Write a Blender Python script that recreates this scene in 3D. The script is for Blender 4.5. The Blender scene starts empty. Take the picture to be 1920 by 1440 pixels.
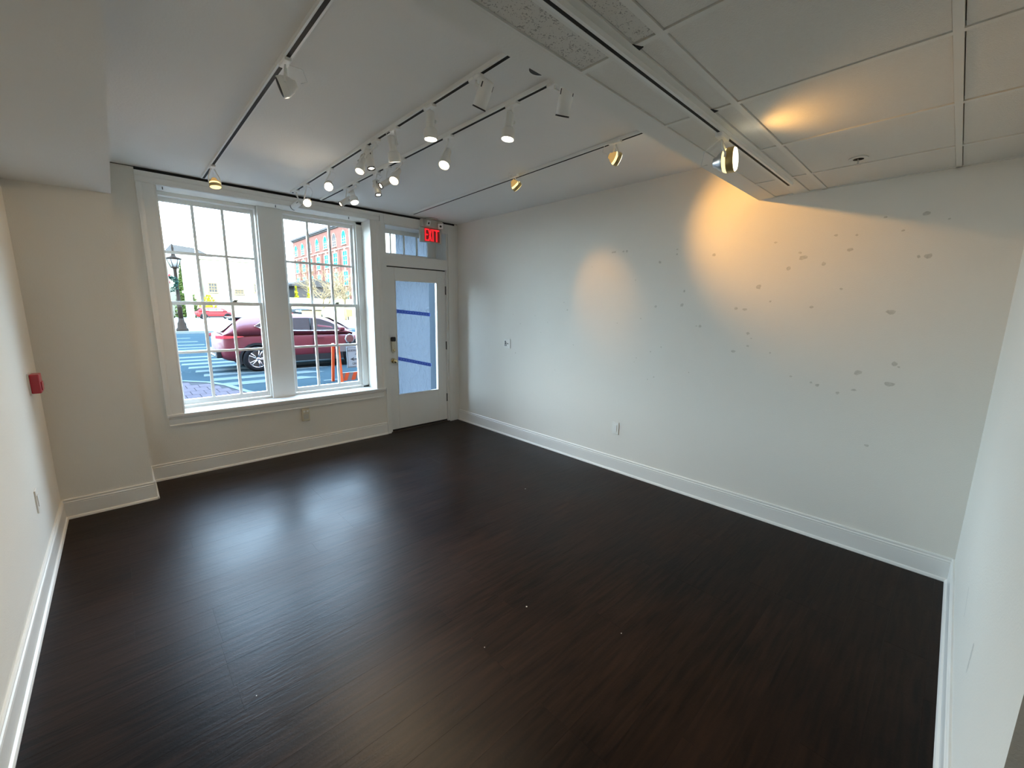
import bpy, bmesh, math, random
from mathutils import Vector, Matrix
random.seed(7)
C = bpy.context.scene.collection
sc = bpy.context.scene
PI = math.pi

# ------------------------------------------------------------------ camera
cam_d = bpy.data.cameras.new('camera'); cam = bpy.data.objects.new('camera', cam_d); C.objects.link(cam)
cam_d.sensor_width = 36.0; cam_d.lens = 777.546 / 1920 * 36.0; cam_d.clip_start = 0.02; cam_d.clip_end = 600
def cam_matrix(yaw, pitch, roll, loc):
    F = Vector((0, math.cos(pitch), -math.sin(pitch))); R = Vector((1, 0, 0)); U = R.cross(F)
    R2 = R * math.cos(roll) + U * math.sin(roll); U2 = -R * math.sin(roll) + U * math.cos(roll)
    Z = Matrix.Rotation(yaw, 3, 'Z'); R2 = Z @ R2; U2 = Z @ U2; F = Z @ F
    m = Matrix((R2, U2, -F)).transposed().to_4x4(); m.translation = Vector(loc); return m
cam.matrix_world = cam_matrix(-0.756368, 0.176638, 0.0131605, (-3.550, -4.906, 1.6125))
sc.camera = cam

# ------------------------------------------------------------------ sky, sun, exposure
w = bpy.data.worlds.new('sky'); sc.world = w; w.use_nodes = True
wn = w.node_tree.nodes; wl = w.node_tree.links; wn.clear()
wo = wn.new('ShaderNodeOutputWorld'); wb = wn.new('ShaderNodeBackground')
tc = wn.new('ShaderNodeTexCoord'); sx = wn.new('ShaderNodeSeparateXYZ'); cr = wn.new('ShaderNodeValToRGB')
wl.new(tc.outputs['Generated'], sx.inputs[0]); wl.new(sx.outputs['Z'], cr.inputs[0]); wl.new(cr.outputs[0], wb.inputs[0])
cr.color_ramp.elements[0].position = 0.0; cr.color_ramp.elements[0].color = (0.74, 0.90, 1.0, 1)
cr.color_ramp.elements[1].position = 0.7; cr.color_ramp.elements[1].color = (0.48, 0.70, 1.0, 1)
wb.inputs[1].default_value = 24.0
wl.new(wb.outputs[0], wo.inputs[0])
sun_d = bpy.data.lights.new('sun', 'SUN'); sun = bpy.data.objects.new('sun', sun_d); C.objects.link(sun)
sun_d.energy = 9; sun_d.angle = math.radians(0.6); sun_d.color = (1.0, 0.83, 0.60)
sun.rotation_euler = Vector((0.40, 0.82, -0.345)).to_track_quat('-Z', 'Y').to_euler()
sun['label'] = 'low winter sun from behind the building'
for nm, x0, x1, z0, z1 in (('window_portal', -3.18, -1.27, .62, 2.62), ('door_portal', -.95, -.33, .48, 1.96)):
    pd = bpy.data.lights.new(nm, 'AREA'); po = bpy.data.objects.new(nm, pd); C.objects.link(po)
    pd.shape = 'RECTANGLE'; pd.size = x1 - x0; pd.size_y = z1 - z0; pd.cycles.is_portal = True
    po.location = ((x0 + x1) / 2, .36, (z0 + z1) / 2); po.rotation_euler = (-PI / 2, 0, 0)
sc.view_settings.view_transform = 'Standard'; sc.view_settings.look = 'None'
sc.view_settings.gamma = 1.0; sc.view_settings.use_curve_mapping = False
sc.view_settings.exposure = 0.35
sc.cycles.max_bounces = 10; sc.cycles.diffuse_bounces = 6; sc.cycles.glossy_bounces = 4
sc.cycles.transparent_max_bounces = 24; sc.cycles.sample_clamp_indirect = 6.0
sc.cycles.caustics_reflective = False; sc.cycles.caustics_refractive = False

# ------------------------------------------------------------------ materials
M = {}
def mat(name, color, rough=.5, metal=0, bump=0, bscale=60, var=0, vscale=3, spec=.5, emit=None, estr=0, coat=0, detail=3):
    m = bpy.data.materials.new(name); m.use_nodes = True; n = m.node_tree.nodes; l = m.node_tree.links
    b = n['Principled BSDF']; b.inputs['Base Color'].default_value = (*color, 1); b.inputs['Roughness'].default_value = rough
    b.inputs['Metallic'].default_value = metal; b.inputs['Specular IOR Level'].default_value = spec
    b.inputs['Coat Weight'].default_value = coat
    if emit: b.inputs['Emission Color'].default_value = (*emit, 1); b.inputs['Emission Strength'].default_value = estr
    g = n.new('ShaderNodeNewGeometry')
    if bump:
        t = n.new('ShaderNodeTexNoise'); t.inputs['Scale'].default_value = bscale; t.inputs['Detail'].default_value = detail
        l.new(g.outputs['Position'], t.inputs['Vector'])
        bp = n.new('ShaderNodeBump'); bp.inputs['Strength'].default_value = bump; bp.inputs['Distance'].default_value = .004
        l.new(t.outputs[0], bp.inputs['Height']); l.new(bp.outputs[0], b.inputs['Normal'])
    if var:
        t = n.new('ShaderNodeTexNoise'); t.inputs['Scale'].default_value = vscale; t.inputs['Detail'].default_value = 4
        l.new(g.outputs['Position'], t.inputs['Vector'])
        mx = n.new('ShaderNodeMix'); mx.data_type = 'RGBA'
        mx.inputs['A'].default_value = (*[c * (1 - var) for c in color], 1); mx.inputs['B'].default_value = (*[min(1, c * (1 + var)) for c in color], 1)
        l.new(t.outputs[0], mx.inputs['Factor']); l.new(mx.outputs['Result'], b.inputs['Base Color'])
    M[name] = m; return m
mat('wall_paint', (.78, .752, .69), .62, bump=.25, bscale=160, var=.03, vscale=1.6, spec=.3)
mat('trim_paint', (.80, .79, .755), .34, bump=.05, bscale=40, var=.02)
mat('ceiling_paint', (.80, .79, .76), .8, bump=.2, bscale=90, var=.02, spec=.2)
mat('soffit_paint', (.80, .79, .75), .75, bump=.2, bscale=90, spec=.2)
mat('grid_paint', (.76, .75, .70), .5)
mat('track_white', (.80, .80, .77), .35)
mat('lamp_white', (.82, .82, .79), .3)
mat('black', (.006, .006, .006), .5)
mat('dark_gap', (.01, .01, .01), .9)
mat('slot_dark', (.022, .021, .020), .6, spec=.1)
mat('plate_white', (.80, .79, .74), .35)
mat('ivory', (.62, .58, .45), .4)
mat('brass', (.75, .62, .36), .25, metal=1)
mat('steel', (.6, .6, .6), .3, metal=1)
mat('dark_steel', (.12, .12, .11), .4, metal=1)
mat('red_plastic', (.42, .02, .03), .3)
mat('ring_gold', (.55, .42, .18), .3, metal=.6)
mat('grey_paint', (.018, .027, .037), .8, spec=.1)
mat('exit_housing', (.55, .54, .48), .5)
mat('red_glow', (.5, .01, .01), .4, emit=(1, .012, .02), estr=1.35)
mat('red_dim', (.22, .05, .05), .5, emit=(1, .03, .03), estr=.05)
mat('stain', (.60, .575, .51), .85, var=.25, vscale=60)
mat('scratch', (.40, .40, .38), .8)
mat('subfloor', (.006, .005, .004), .9)
mat('blue_tape', (.05, .09, .42), .55); M['blue_tape'].node_tree.nodes['Principled BSDF'].inputs['Transmission Weight'].default_value = .0
mat('tape_mark', (.45, .6, .85), .6)
mat('weatherstrip', (.012, .01, .009), .7)
mat('threshold', (.05, .035, .025), .5)
# outdoors
mat('brick_pink', (0.0483, 0.042, 0.0483), .85, bump=.5, bscale=30, var=.25, vscale=8, spec=0)
mat('joint_dark', (0.028, 0.028, 0.03), .95, spec=0)
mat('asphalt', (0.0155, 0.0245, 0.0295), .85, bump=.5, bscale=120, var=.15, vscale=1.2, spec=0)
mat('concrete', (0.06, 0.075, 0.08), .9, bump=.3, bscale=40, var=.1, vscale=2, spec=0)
mat('plaza', (0.2, 0.192, 0.172), .9, var=.1, vscale=.4, spec=0)
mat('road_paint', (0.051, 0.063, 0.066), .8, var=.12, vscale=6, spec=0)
mat('cream_wall', (0.231, 0.21, 0.154), .9, var=.05, vscale=.6, spec=0)
mat('roof_grey', (.045, .043, .042), .9, var=.2, spec=0)
mat('brick_red', (.092, .045, .036), .9, var=.25, vscale=1.2, spec=0)
mat('facade_brick', (.26, .10, .07), .9, var=.3, vscale=6, spec=0)
mat('stone_trim', (0.216, 0.162, 0.12), .85, spec=0)
mat('far_glass', (.012, .085, .088), .8, spec=0)
mat('beige_wall', (0.231, 0.22, 0.1265), .9, var=.08, vscale=.6, spec=0)
mat('bark', (.15, .11, .062), .9, var=.25, vscale=4, spec=0)
mat('yellow_leaf', (0.144, 0.132, 0.009), .8, var=.35, vscale=3, spec=0)
mat('green_leaf', (0.025, 0.035, 0.01), .8, var=.4, vscale=4, spec=0)
mat('wreath_green', (.008, .022, .018), .8, var=.4, vscale=9, spec=0)
mat('grass', (0.14, 0.144, 0.024), .9, var=.3, vscale=2, spec=0)
mat('iron_brown', (.011, .008, .006), .7, spec=.05)
mat('pole_white', (0.25, 0.24, 0.21), .7, spec=0)
mat('car_red', (.070, .006, .013), .42, metal=.15, coat=.18)
mat('car_red_bright', (.12, .005, .006), .5, spec=.2)
mat('car_glass', (.012, .022, .026), .06, spec=.5, coat=.3)
mat('car_black', (.012, .014, .015), .6, spec=.12)
mat('tyre', (.008, .009, .010), .85, spec=.05)
mat('chrome', (.85, .85, .86), .12, metal=1)
mat('rim_metal', (.55, .57, .6), .25, metal=1)
mat('tail_red', (.45, .02, .03), .12, coat=1)
mat('orange', (0.4, 0.06, 0.0075), .5)
mat('white_plastic', (0.125, 0.135, 0.14), .4)
mat('lamp_pink', (0.1, 0.05, 0.05), .3)
mat('sign_ink', (.015, .028, .032), .6)
mat('white_board', (.20, .27, .29), .5)

def glass_mat(name, tint=(1, 1, 1), refl=.07):
    m = bpy.data.materials.new(name); m.use_nodes = True; n = m.node_tree.nodes; l = m.node_tree.links; n.clear()
    o = n.new('ShaderNodeOutputMaterial'); mx = n.new('ShaderNodeMixShader'); t = n.new('ShaderNodeBsdfTransparent'); g = n.new('ShaderNodeBsdfGlossy')
    fr = n.new('ShaderNodeLayerWeight'); fr.inputs[0].default_value = .15
    mp = n.new('ShaderNodeMath'); mp.operation = 'MULTIPLY'; mp.inputs[1].default_value = refl * 6
    l.new(fr.outputs['Fresnel'], mp.inputs[0])
    t.inputs[0].default_value = (*tint, 1); g.inputs['Roughness'].default_value = .02
    l.new(mp.outputs[0], mx.inputs[0]); l.new(t.outputs[0], mx.inputs[1]); l.new(g.outputs[0], mx.inputs[2]); l.new(mx.outputs[0], o.inputs[0])
    M[name] = m
glass_mat('window_glass', (.95, .98, .98)); glass_mat('lens_glass', (.9, .9, .85), .1)
def film_mat():
    m = bpy.data.materials.new('film'); m.use_nodes = True; n = m.node_tree.nodes; l = m.node_tree.links; n.clear()
    o = n.new('ShaderNodeOutputMaterial'); g = n.new('ShaderNodeNewGeometry')
    mp = n.new('ShaderNodeMapping'); mp.inputs['Scale'].default_value = (5, 5, 2.2); mp.inputs['Rotation'].default_value = (0, .3, 0)
    t = n.new('ShaderNodeTexNoise'); t.inputs['Scale'].default_value = 3; t.inputs['Detail'].default_value = 6; t.inputs['Distortion'].default_value = 1.4
    l.new(g.outputs['Position'], mp.inputs[0]); l.new(mp.outputs[0], t.inputs['Vector'])
    b = n.new('ShaderNodeBump'); b.inputs['Strength'].default_value = .8; b.inputs['Distance'].default_value = .03; l.new(t.outputs[0], b.inputs['Height'])
    tr = n.new('ShaderNodeBsdfTranslucent'); tr.inputs[0].default_value = (.082, .094, .112, 1); l.new(b.outputs[0], tr.inputs['Normal'])
    df = n.new('ShaderNodeBsdfPrincipled'); df.inputs['Base Color'].default_value = (.40, .46, .56, 1); df.inputs['Roughness'].default_value = .3; l.new(b.outputs[0], df.inputs['Normal'])
    mx = n.new('ShaderNodeMixShader'); mx.inputs[0].default_value = .30
    l.new(df.outputs[0], mx.inputs[2]); l.new(tr.outputs[0], mx.inputs[1]); l.new(mx.outputs[0], o.inputs[0]); M['film'] = m
film_mat()
def tape_mat():
    m = bpy.data.materials.new('tape'); m.use_nodes = True; n = m.node_tree.nodes; l = m.node_tree.links; n.clear()
    o = n.new('ShaderNodeOutputMaterial'); tr = n.new('ShaderNodeBsdfTranslucent'); tr.inputs[0].default_value = (.16, .22, .6, 1); df = n.new('ShaderNodeBsdfDiffuse'); df.inputs[0].default_value = (.05, .09, .42, 1)
    mx = n.new('ShaderNodeMixShader'); mx.inputs[0].default_value = .3; l.new(tr.outputs[0], mx.inputs[1]); l.new(df.outputs[0], mx.inputs[2]); l.new(mx.outputs[0], o.inputs[0]); M['blue_tape'] = m
tape_mat()
def emis(name, color, s):
    m = bpy.data.materials.new(name); m.use_nodes = True; n = m.node_tree.nodes; l = m.node_tree.links; n.clear()
    o = n.new('ShaderNodeOutputMaterial'); e = n.new('ShaderNodeEmission'); e.inputs[0].default_value = (*color, 1); e.inputs[1].default_value = s
    l.new(e.outputs[0], o.inputs[0]); M[name] = m
emis('lens_white', (1, .90, .70), 30); emis('lens_soft', (1, .90, .66), 3.5); emis('lens_warm', (1, .78, .48), 20); emis('amber_glow', (1, .60, .20), .42); emis('amber_bright', (1, .78, .30), 1.7)
def floor_mat():
    m = bpy.data.materials.new('dark_wood'); m.use_nodes = True; n = m.node_tree.nodes; l = m.node_tree.links
    b = n['Principled BSDF']; g = n.new('ShaderNodeNewGeometry'); oi = n.new('ShaderNodeObjectInfo')
    ad = n.new('ShaderNodeVectorMath'); ad.operation = 'ADD'
    sc_ = n.new('ShaderNodeVectorMath'); sc_.operation = 'SCALE'; sc_.inputs[3].default_value = 13.0
    cx = n.new('ShaderNodeCombineXYZ'); l.new(oi.outputs['Random'], cx.inputs[0]); l.new(oi.outputs['Random'], cx.inputs[2]); l.new(cx.outputs[0], sc_.inputs[0])
    l.new(g.outputs['Position'], ad.inputs[0]); l.new(sc_.outputs[0], ad.inputs[1])
    mp = n.new('ShaderNodeMapping'); mp.inputs['Scale'].default_value = (2.2, 26, 26); l.new(ad.outputs[0], mp.inputs[0])
    t = n.new('ShaderNodeTexNoise'); t.inputs['Scale'].default_value = 1.6; t.inputs['Detail'].default_value = 7; t.inputs['Distortion'].default_value = .5; l.new(mp.outputs[0], t.inputs['Vector'])
    big = n.new('ShaderNodeTexNoise'); big.inputs['Scale'].default_value = 1.1; big.inputs['Detail'].default_value = 3; l.new(g.outputs['Position'], big.inputs['Vector'])
    r = n.new('ShaderNodeValToRGB'); r.color_ramp.elements[0].position = .3; r.color_ramp.elements[0].color = (.0060, .0034, .0026, 1)
    r.color_ramp.elements[1].position = .78; r.color_ramp.elements[1].color = (.024, .0115, .0068, 1); bm_ = n.new('ShaderNodeMath'); bm_.operation = 'MULTIPLY_ADD'; bm_.inputs[1].default_value = .9; bm_.inputs[2].default_value = -.45; l.new(big.outputs[0], bm_.inputs[0])
    sm_ = n.new('ShaderNodeMath'); sm_.operation = 'ADD'; l.new(t.outputs[0], sm_.inputs[0]); l.new(bm_.outputs[0], sm_.inputs[1]); l.new(sm_.outputs[0], r.inputs[0])
    tint = n.new('ShaderNodeMix'); tint.data_type = 'RGBA'; tint.blend_type = 'MULTIPLY'; tint.inputs['Factor'].default_value = 1
    rr = n.new('ShaderNodeMapRange'); rr.inputs['To Min'].default_value = .88; rr.inputs['To Max'].default_value = 1.12; l.new(oi.outputs['Random'], rr.inputs[0])
    cc = n.new('ShaderNodeCombineXYZ'); [l.new(rr.outputs[0], cc.inputs[k]) for k in range(3)]
    l.new(r.outputs[0], tint.inputs['A']); l.new(cc.outputs[0], tint.inputs['B']); l.new(tint.outputs['Result'], b.inputs['Base Color'])
    ro = n.new('ShaderNodeMapRange'); ro.inputs['From Min'].default_value = .3; ro.inputs['From Max'].default_value = .7
    ro.inputs['To Min'].default_value = .30; ro.inputs['To Max'].default_value = .44; l.new(big.outputs[0], ro.inputs[0]); l.new(ro.outputs[0], b.inputs['Roughness'])
    b.inputs['Specular IOR Level'].default_value = .12
    mp2 = n.new('ShaderNodeMapping'); mp2.inputs['Scale'].default_value = (7, 46, 10); mp2.inputs['Rotation'].default_value = (0, 0, .06); l.new(ad.outputs[0], mp2.inputs[0])
    t2 = n.new('ShaderNodeTexNoise'); t2.inputs['Scale'].default_value = 1.2; t2.inputs['Detail'].default_value = 5; t2.inputs['Distortion'].default_value = .8; l.new(mp2.outputs[0], t2.inputs['Vector'])
    bp = n.new('ShaderNodeBump'); bp.inputs['Strength'].default_value = .6; bp.inputs['Distance'].default_value = .0013
    t3 = n.new('ShaderNodeTexNoise'); t3.inputs['Scale'].default_value = 60; t3.inputs['Detail'].default_value = 2; t3.inputs['Distortion'].default_value = 1.0; l.new(g.outputs['Position'], t3.inputs['Vector'])
    hm = n.new('ShaderNodeMath'); hm.operation = 'MULTIPLY_ADD'; hm.inputs[1].default_value = .35; l.new(t3.outputs[0], hm.inputs[0]); l.new(t2.outputs[0], hm.inputs[2]); l.new(hm.outputs[0], bp.inputs['Height'])
    l.new(bp.outputs[0], b.inputs['Normal']); M['dark_wood'] = m
floor_mat()
def fissured_mat():
    m = bpy.data.materials.new('fissured_tile'); m.use_nodes = True; n = m.node_tree.nodes; l = m.node_tree.links
    b = n['Principled BSDF']; b.inputs['Roughness'].default_value = .9; g = n.new('ShaderNodeNewGeometry')
    ds = n.new('ShaderNodeTexNoise'); ds.inputs['Scale'].default_value = 50; l.new(g.outputs['Position'], ds.inputs['Vector'])
    mx = n.new('ShaderNodeVectorMath'); mx.operation = 'MULTIPLY_ADD'; mx.inputs[1].default_value = (.03, .03, .03); l.new(ds.outputs['Color'], mx.inputs[0]); l.new(g.outputs['Position'], mx.inputs[2])
    v = n.new('ShaderNodeTexVoronoi'); v.inputs['Scale'].default_value = 130; l.new(mx.outputs[0], v.inputs['Vector'])
    t = n.new('ShaderNodeTexNoise'); t.inputs['Scale'].default_value = 30; l.new(g.outputs['Position'], t.inputs['Vector'])
    s = n.new('ShaderNodeMath'); s.operation = 'MULTIPLY_ADD'; s.inputs[1].default_value = .9; s.inputs[2].default_value = -.17; l.new(t.outputs[0], s.inputs[0])
    lt = n.new('ShaderNodeMath'); lt.operation = 'LESS_THAN'; l.new(v.outputs['Distance'], lt.inputs[0]); l.new(s.outputs[0], lt.inputs[1])
    c = n.new('ShaderNodeMix'); c.data_type = 'RGBA'; c.inputs['A'].default_value = (.68, .66, .61, 1); c.inputs['B'].default_value = (.36, .35, .32, 1)
    l.new(lt.outputs[0], c.inputs['Factor']); l.new(c.outputs['Result'], b.inputs['Base Color']); M['fissured_tile'] = m
fissured_mat()
mat('tile_face', (.76, .74, .69), .85, bump=.5, bscale=220, var=.03, vscale=90, spec=.2)

# ------------------------------------------------------------------ mesh helpers
class MB:
    def __init__(s): s.bm = bmesh.new()
    def box(s, x0, x1, y0, y1, z0, z1, mtx=None):
        v = [s.bm.verts.new(p) for p in ((x0,y0,z0),(x1,y0,z0),(x1,y1,z0),(x0,y1,z0),(x0,y0,z1),(x1,y0,z1),(x1,y1,z1),(x0,y1,z1))]
        for f in ((0,3,2,1),(4,5,6,7),(0,1,5,4),(1,2,6,5),(2,3,7,6),(3,0,4,7)): s.bm.faces.new([v[i] for i in f])
        if mtx is not None: [setattr(q, 'co', mtx @ q.co) for q in v]
        return s
    def lathe(s, prof, mtx=None, n=20, cap0=True, cap1=True):    # prof: (r, z) along +Z
        rings = []
        for r, z in prof:
            rings.append([s.bm.verts.new((r * math.cos(2*PI*k/n), r * math.sin(2*PI*k/n), z)) for k in range(n)])
        for a, b in zip(rings, rings[1:]):
            for k in range(n): 
                f = s.bm.faces.new((a[k], a[(k+1) % n], b[(k+1) % n], b[k])); f.smooth = True
        if cap0: s.bm.faces.new(rings[0][::-1])
        if cap1: s.bm.faces.new(rings[-1])
        if mtx is not None:
            for r in rings:
                for q in r: q.co = mtx @ q.co
        return s
    def tube(s, pts, r, n=6, taper=None):
        pts = [Vector(p) for p in pts]; rings = []
        for i, p in enumerate(pts):
            d = (pts[min(i+1, len(pts)-1)] - pts[max(i-1, 0)]).normalized()
            a = d.orthogonal().normalized(); b = d.cross(a)
            if rings:
                pa = rings[-1][1]; a = (pa - d * pa.dot(d)).normalized(); b = d.cross(a)
            rad = r if taper is None else r + (taper - r) * i / (len(pts) - 1)
            rings.append(([s.bm.verts.new(p + (a * math.cos(2*PI*k/n) + b * math.sin(2*PI*k/n)) * rad) for k in range(n)], a))
        for (a, _), (b, _) in zip(rings, rings[1:]):
            for k in range(n): s.bm.faces.new((a[k], a[(k+1) % n], b[(k+1) % n], b[k])).smooth = True
        s.bm.faces.new(rings[0][0][::-1]); s.bm.faces.new(rings[-1][0])
        return s
    def prism(s, poly, z0, z1, mtx=None):      # poly in local XY, extruded along Z
        a = [s.bm.verts.new((x, y, z0)) for x, y in poly]; b = [s.bm.verts.new((x, y, z1)) for x, y in poly]
        s.bm.faces.new(a[::-1]); s.bm.faces.new(b); n = len(poly)
        for k in range(n): s.bm.faces.new((a[k], a[(k+1) % n], b[(k+1) % n], b[k]))
        if mtx is not None: [setattr(q, 'co', mtx @ q.co) for q in a + b]
        return s
    def loft(s, secs, closed=False, caps=True):
        rings = [[s.bm.verts.new(p) for p in sec] for sec in secs]
        for a, b in zip(rings, rings[1:]):
            m = len(a)
            for k in range(m if closed else m - 1):
                s.bm.faces.new((a[k], a[(k+1) % m], b[(k+1) % m], b[k])).smooth = True
        if caps and closed: s.bm.faces.new(rings[0][::-1]); s.bm.faces.new(rings[-1])
        return s
    def build(s, name, m, parent=None, bevel=0, recalc=True):
        if recalc: bmesh.ops.recalc_face_normals(s.bm, faces=s.bm.faces)
        me = bpy.data.meshes.new(name); s.bm.to_mesh(me); s.bm.free()
        me.materials.append(M[m] if isinstance(m, str) else m)
        o = bpy.data.objects.new(name, me); C.objects.link(o)
        if parent: o.parent = parent
        if bevel:
            b = o.modifiers.new('bevel', 'BEVEL'); b.width = bevel; b.segments = 2; b.limit_method = 'ANGLE'
        return o
def box(name, m, x0, x1, y0, y1, z0, z1, parent=None, bevel=0): return MB().box(x0, x1, y0, y1, z0, z1).build(name, m, parent, bevel)
def thing(name, label, cat, loc=(0, 0, 0), group=None, rot=None):
    o = bpy.data.objects.new(name, None); C.objects.link(o); o.location = loc; o.empty_display_size = .05
    if rot: o.rotation_euler = rot
    tag(o, label, cat, group); return o
def tag(o, label, cat, group=None):
    o['label'] = label; o['category'] = cat
    if group: o['group'] = group
    return o
def struct(o, label=None): 
    o['kind'] = 'structure'
    if label: o['label'] = label
    return o
def root(name, label=None): 
    o = bpy.data.objects.new(name, None); C.objects.link(o); o.empty_display_size = .05; return struct(o, label)
def along(d, loc=(0, 0, 0)):      # matrix sending +Z to d
    m = Vector(d).to_track_quat('Z', 'Y').to_matrix().to_4x4(); m.translation = Vector(loc); return m

# ------------------------------------------------------------------ room shell
W0, W1 = -3.182, -1.268     # window opening
DX0, DX1 = -1.092, -.165    # door opening
wn_ = MB()
wn_.box(-4.2, W0, 0, .34, -.4, 2.9).box(W0, W1, 0, .34, -.4, .585).box(W1, DX0, 0, .34, -.4, 2.9).box(DX1, .2, 0, .34, -.4, 2.9)
wn_.box(W0, W1, 0, .34, 2.634, 2.9).box(DX0, DX1, 0, .34, 2.622, 2.9).box(DX0, DX1, 0, .34, -.4, -.002)
struct(wn_.build('wall_north', 'wall_paint'), 'white painted front wall with window and door')
we = struct(box('wall_east', 'wall_paint', 0, .15, -7.5, 0, -.1, 2.9), 'long white wall with patched scuffs')
struct(box('wall_west', 'wall_paint', -4.165, -4.015, -7.5, 0, -.1, 2.9))
struct(box('wall_pier', 'wall_paint', -4.015, -3.483, -.46, 0, 0, 2.757))
ws = struct(MB().box(-2.362, 0, -5.24, -5.09, 0, 2.757).box(-2.362, -2.2, -7.5, -5.24, 0, 2.757).build('wall_south', 'wall_paint'))
struct(box('wall_back', 'wall_paint', -4.2, -2.2, -7.65, -7.5, 0, 2.9))
struct(box('ceiling', 'ceiling_paint', -4.2, .2, -3.8, 0, 2.757, 2.95))
struct(box('ceiling_bulkhead', 'ceiling_paint', -4.015, -3.483, -7.5, -.46, 2.425, 2.757))
struct(box('ceiling_soffit', 'soffit_paint', -3.483, 0, -3.872, -3.773, 2.435, 2.757))
box_above = struct(box('ceiling_plenum', 'dark_gap', -4.2, .2, -7.6, -3.8, 2.56, 2.95))
struct(box('ceiling_rear', 'ceiling_paint', -3.483, -2.362, -7.5, -5.42, 2.435, 2.56))
# the dark shadow line above the window head casing
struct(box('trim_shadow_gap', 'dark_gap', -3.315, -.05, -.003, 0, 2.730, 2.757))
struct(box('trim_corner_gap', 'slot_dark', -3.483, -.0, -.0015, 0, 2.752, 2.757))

# floor planks along x
fl = root('floor', 'dark hand scraped wood plank floor')
box('subfloor', 'subfloor', -4.02, .0, -7.5, .0, -.1, -.0095, fl)
plank_mesh = {}
def plank_obj(x0, x1, y0, y1, nm='floor_plank', m='dark_wood', par=fl, z0=-.0095, z1=0, bev=.0004):
    key = (round(x1 - x0, 3), round(y1 - y0, 3), m)
    if key not in plank_mesh:
        L, Wd = key[0], key[1]; bm = bmesh.new()
        b = bev; pts0 = [(-L/2, -Wd/2), (L/2, -Wd/2), (L/2, Wd/2), (-L/2, Wd/2)]
        lo = [bm.verts.new((x, y, z0 - z1)) for x, y in pts0]; mi = [bm.verts.new((x, y, -b)) for x, y in pts0]
        hi = [bm.verts.new((x - math.copysign(b, x), y - math.copysign(b, y), 0)) for x, y in pts0]
        for a, c in ((lo, mi), (mi, hi)):
            for k in range(4): bm.faces.new((a[k], a[(k+1) % 4], c[(k+1) % 4], c[k]))
        bm.faces.new(hi); me = bpy.data.meshes.new(nm); bm.to_mesh(me); bm.free(); me.materials.append(M[m]); plank_mesh[key] = me
    o = bpy.data.objects.new(nm, plank_mesh[key]); o.location = ((x0 + x1) / 2, (y0 + y1) / 2, z1); C.objects.link(o); o.parent = par
    return o
PW = .157; y = -.001; r = 0
while y - PW > -6.9:
    x = -.001; first = True
    while x > -4.0:
        L = random.choice((.61, .92, 1.22)) if first else random.choice((1.22, 1.22, 1.52)); first = False
        xe = max(x - L, -4.014)
        if xe < -3.75: xe = -4.014
        plank_obj(xe + .00015, x - .00015, y - PW + .00015, y - .00015)
        x = xe
    y -= PW; r += 1

fk = MB()
for (x, y, q) in [(-2.08, -3.49, .004), (-2.43, -3.55, .0022), (-1.86, -3.95, .0022), (-1.0, -2.4, .003), (-3.3, -3.1, .002)]:
    fk.box(x - q, x + q * .8, y - q * .7, y + q, .0, .0015)
fk_ = fk.build('paint_flecks', 'plate_white', fl); fk_['kind'] = 'stuff'

# ------------------------------------------------------------------ baseboards
def base_profile():
    p = [(0, 0), (.026, 0), (.026, .006), (.022, .016), (.014, .021), (.014, .118), (.0125, .122), (.0145, .126), (.0145, .132), (.009, .137), (.009, .141), (.0115, .145), (.0115, .150), (.007, .156), (0, .156)]
    return p
def baseboard(name, a, b, nrm, ext=0):
    a = Vector((*a, 0)); b = Vector((*b, 0)); n = Vector((*nrm, 0)); s = MB()
    s.loft([[q + n * px + Vector((0, 0, pz)) for px, pz in base_profile()] for q in (a, b)], closed=True)
    for f in s.bm.faces: f.smooth = False
    return struct(s.build(name, 'trim_paint'))
baseboard('baseboard_east', (0, -5.09), (0, -.02), (-1, 0))
baseboard('baseboard_north', (-3.483, 0), (-1.145, 0), (0, -1))
baseboard('baseboard_pier', (-4.015, -.46), (-3.483 + .014, -.46), (0, -1))
baseboard('baseboard_pier_side', (-3.483, -.475), (-3.483, 0), (1, 0))
baseboard('baseboard_west', (-4.015, -7.4), (-4.015, -.46), (1, 0))
baseboard('baseboard_south', (-2.362, -5.09), (0, -5.09), (0, 1))

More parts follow.
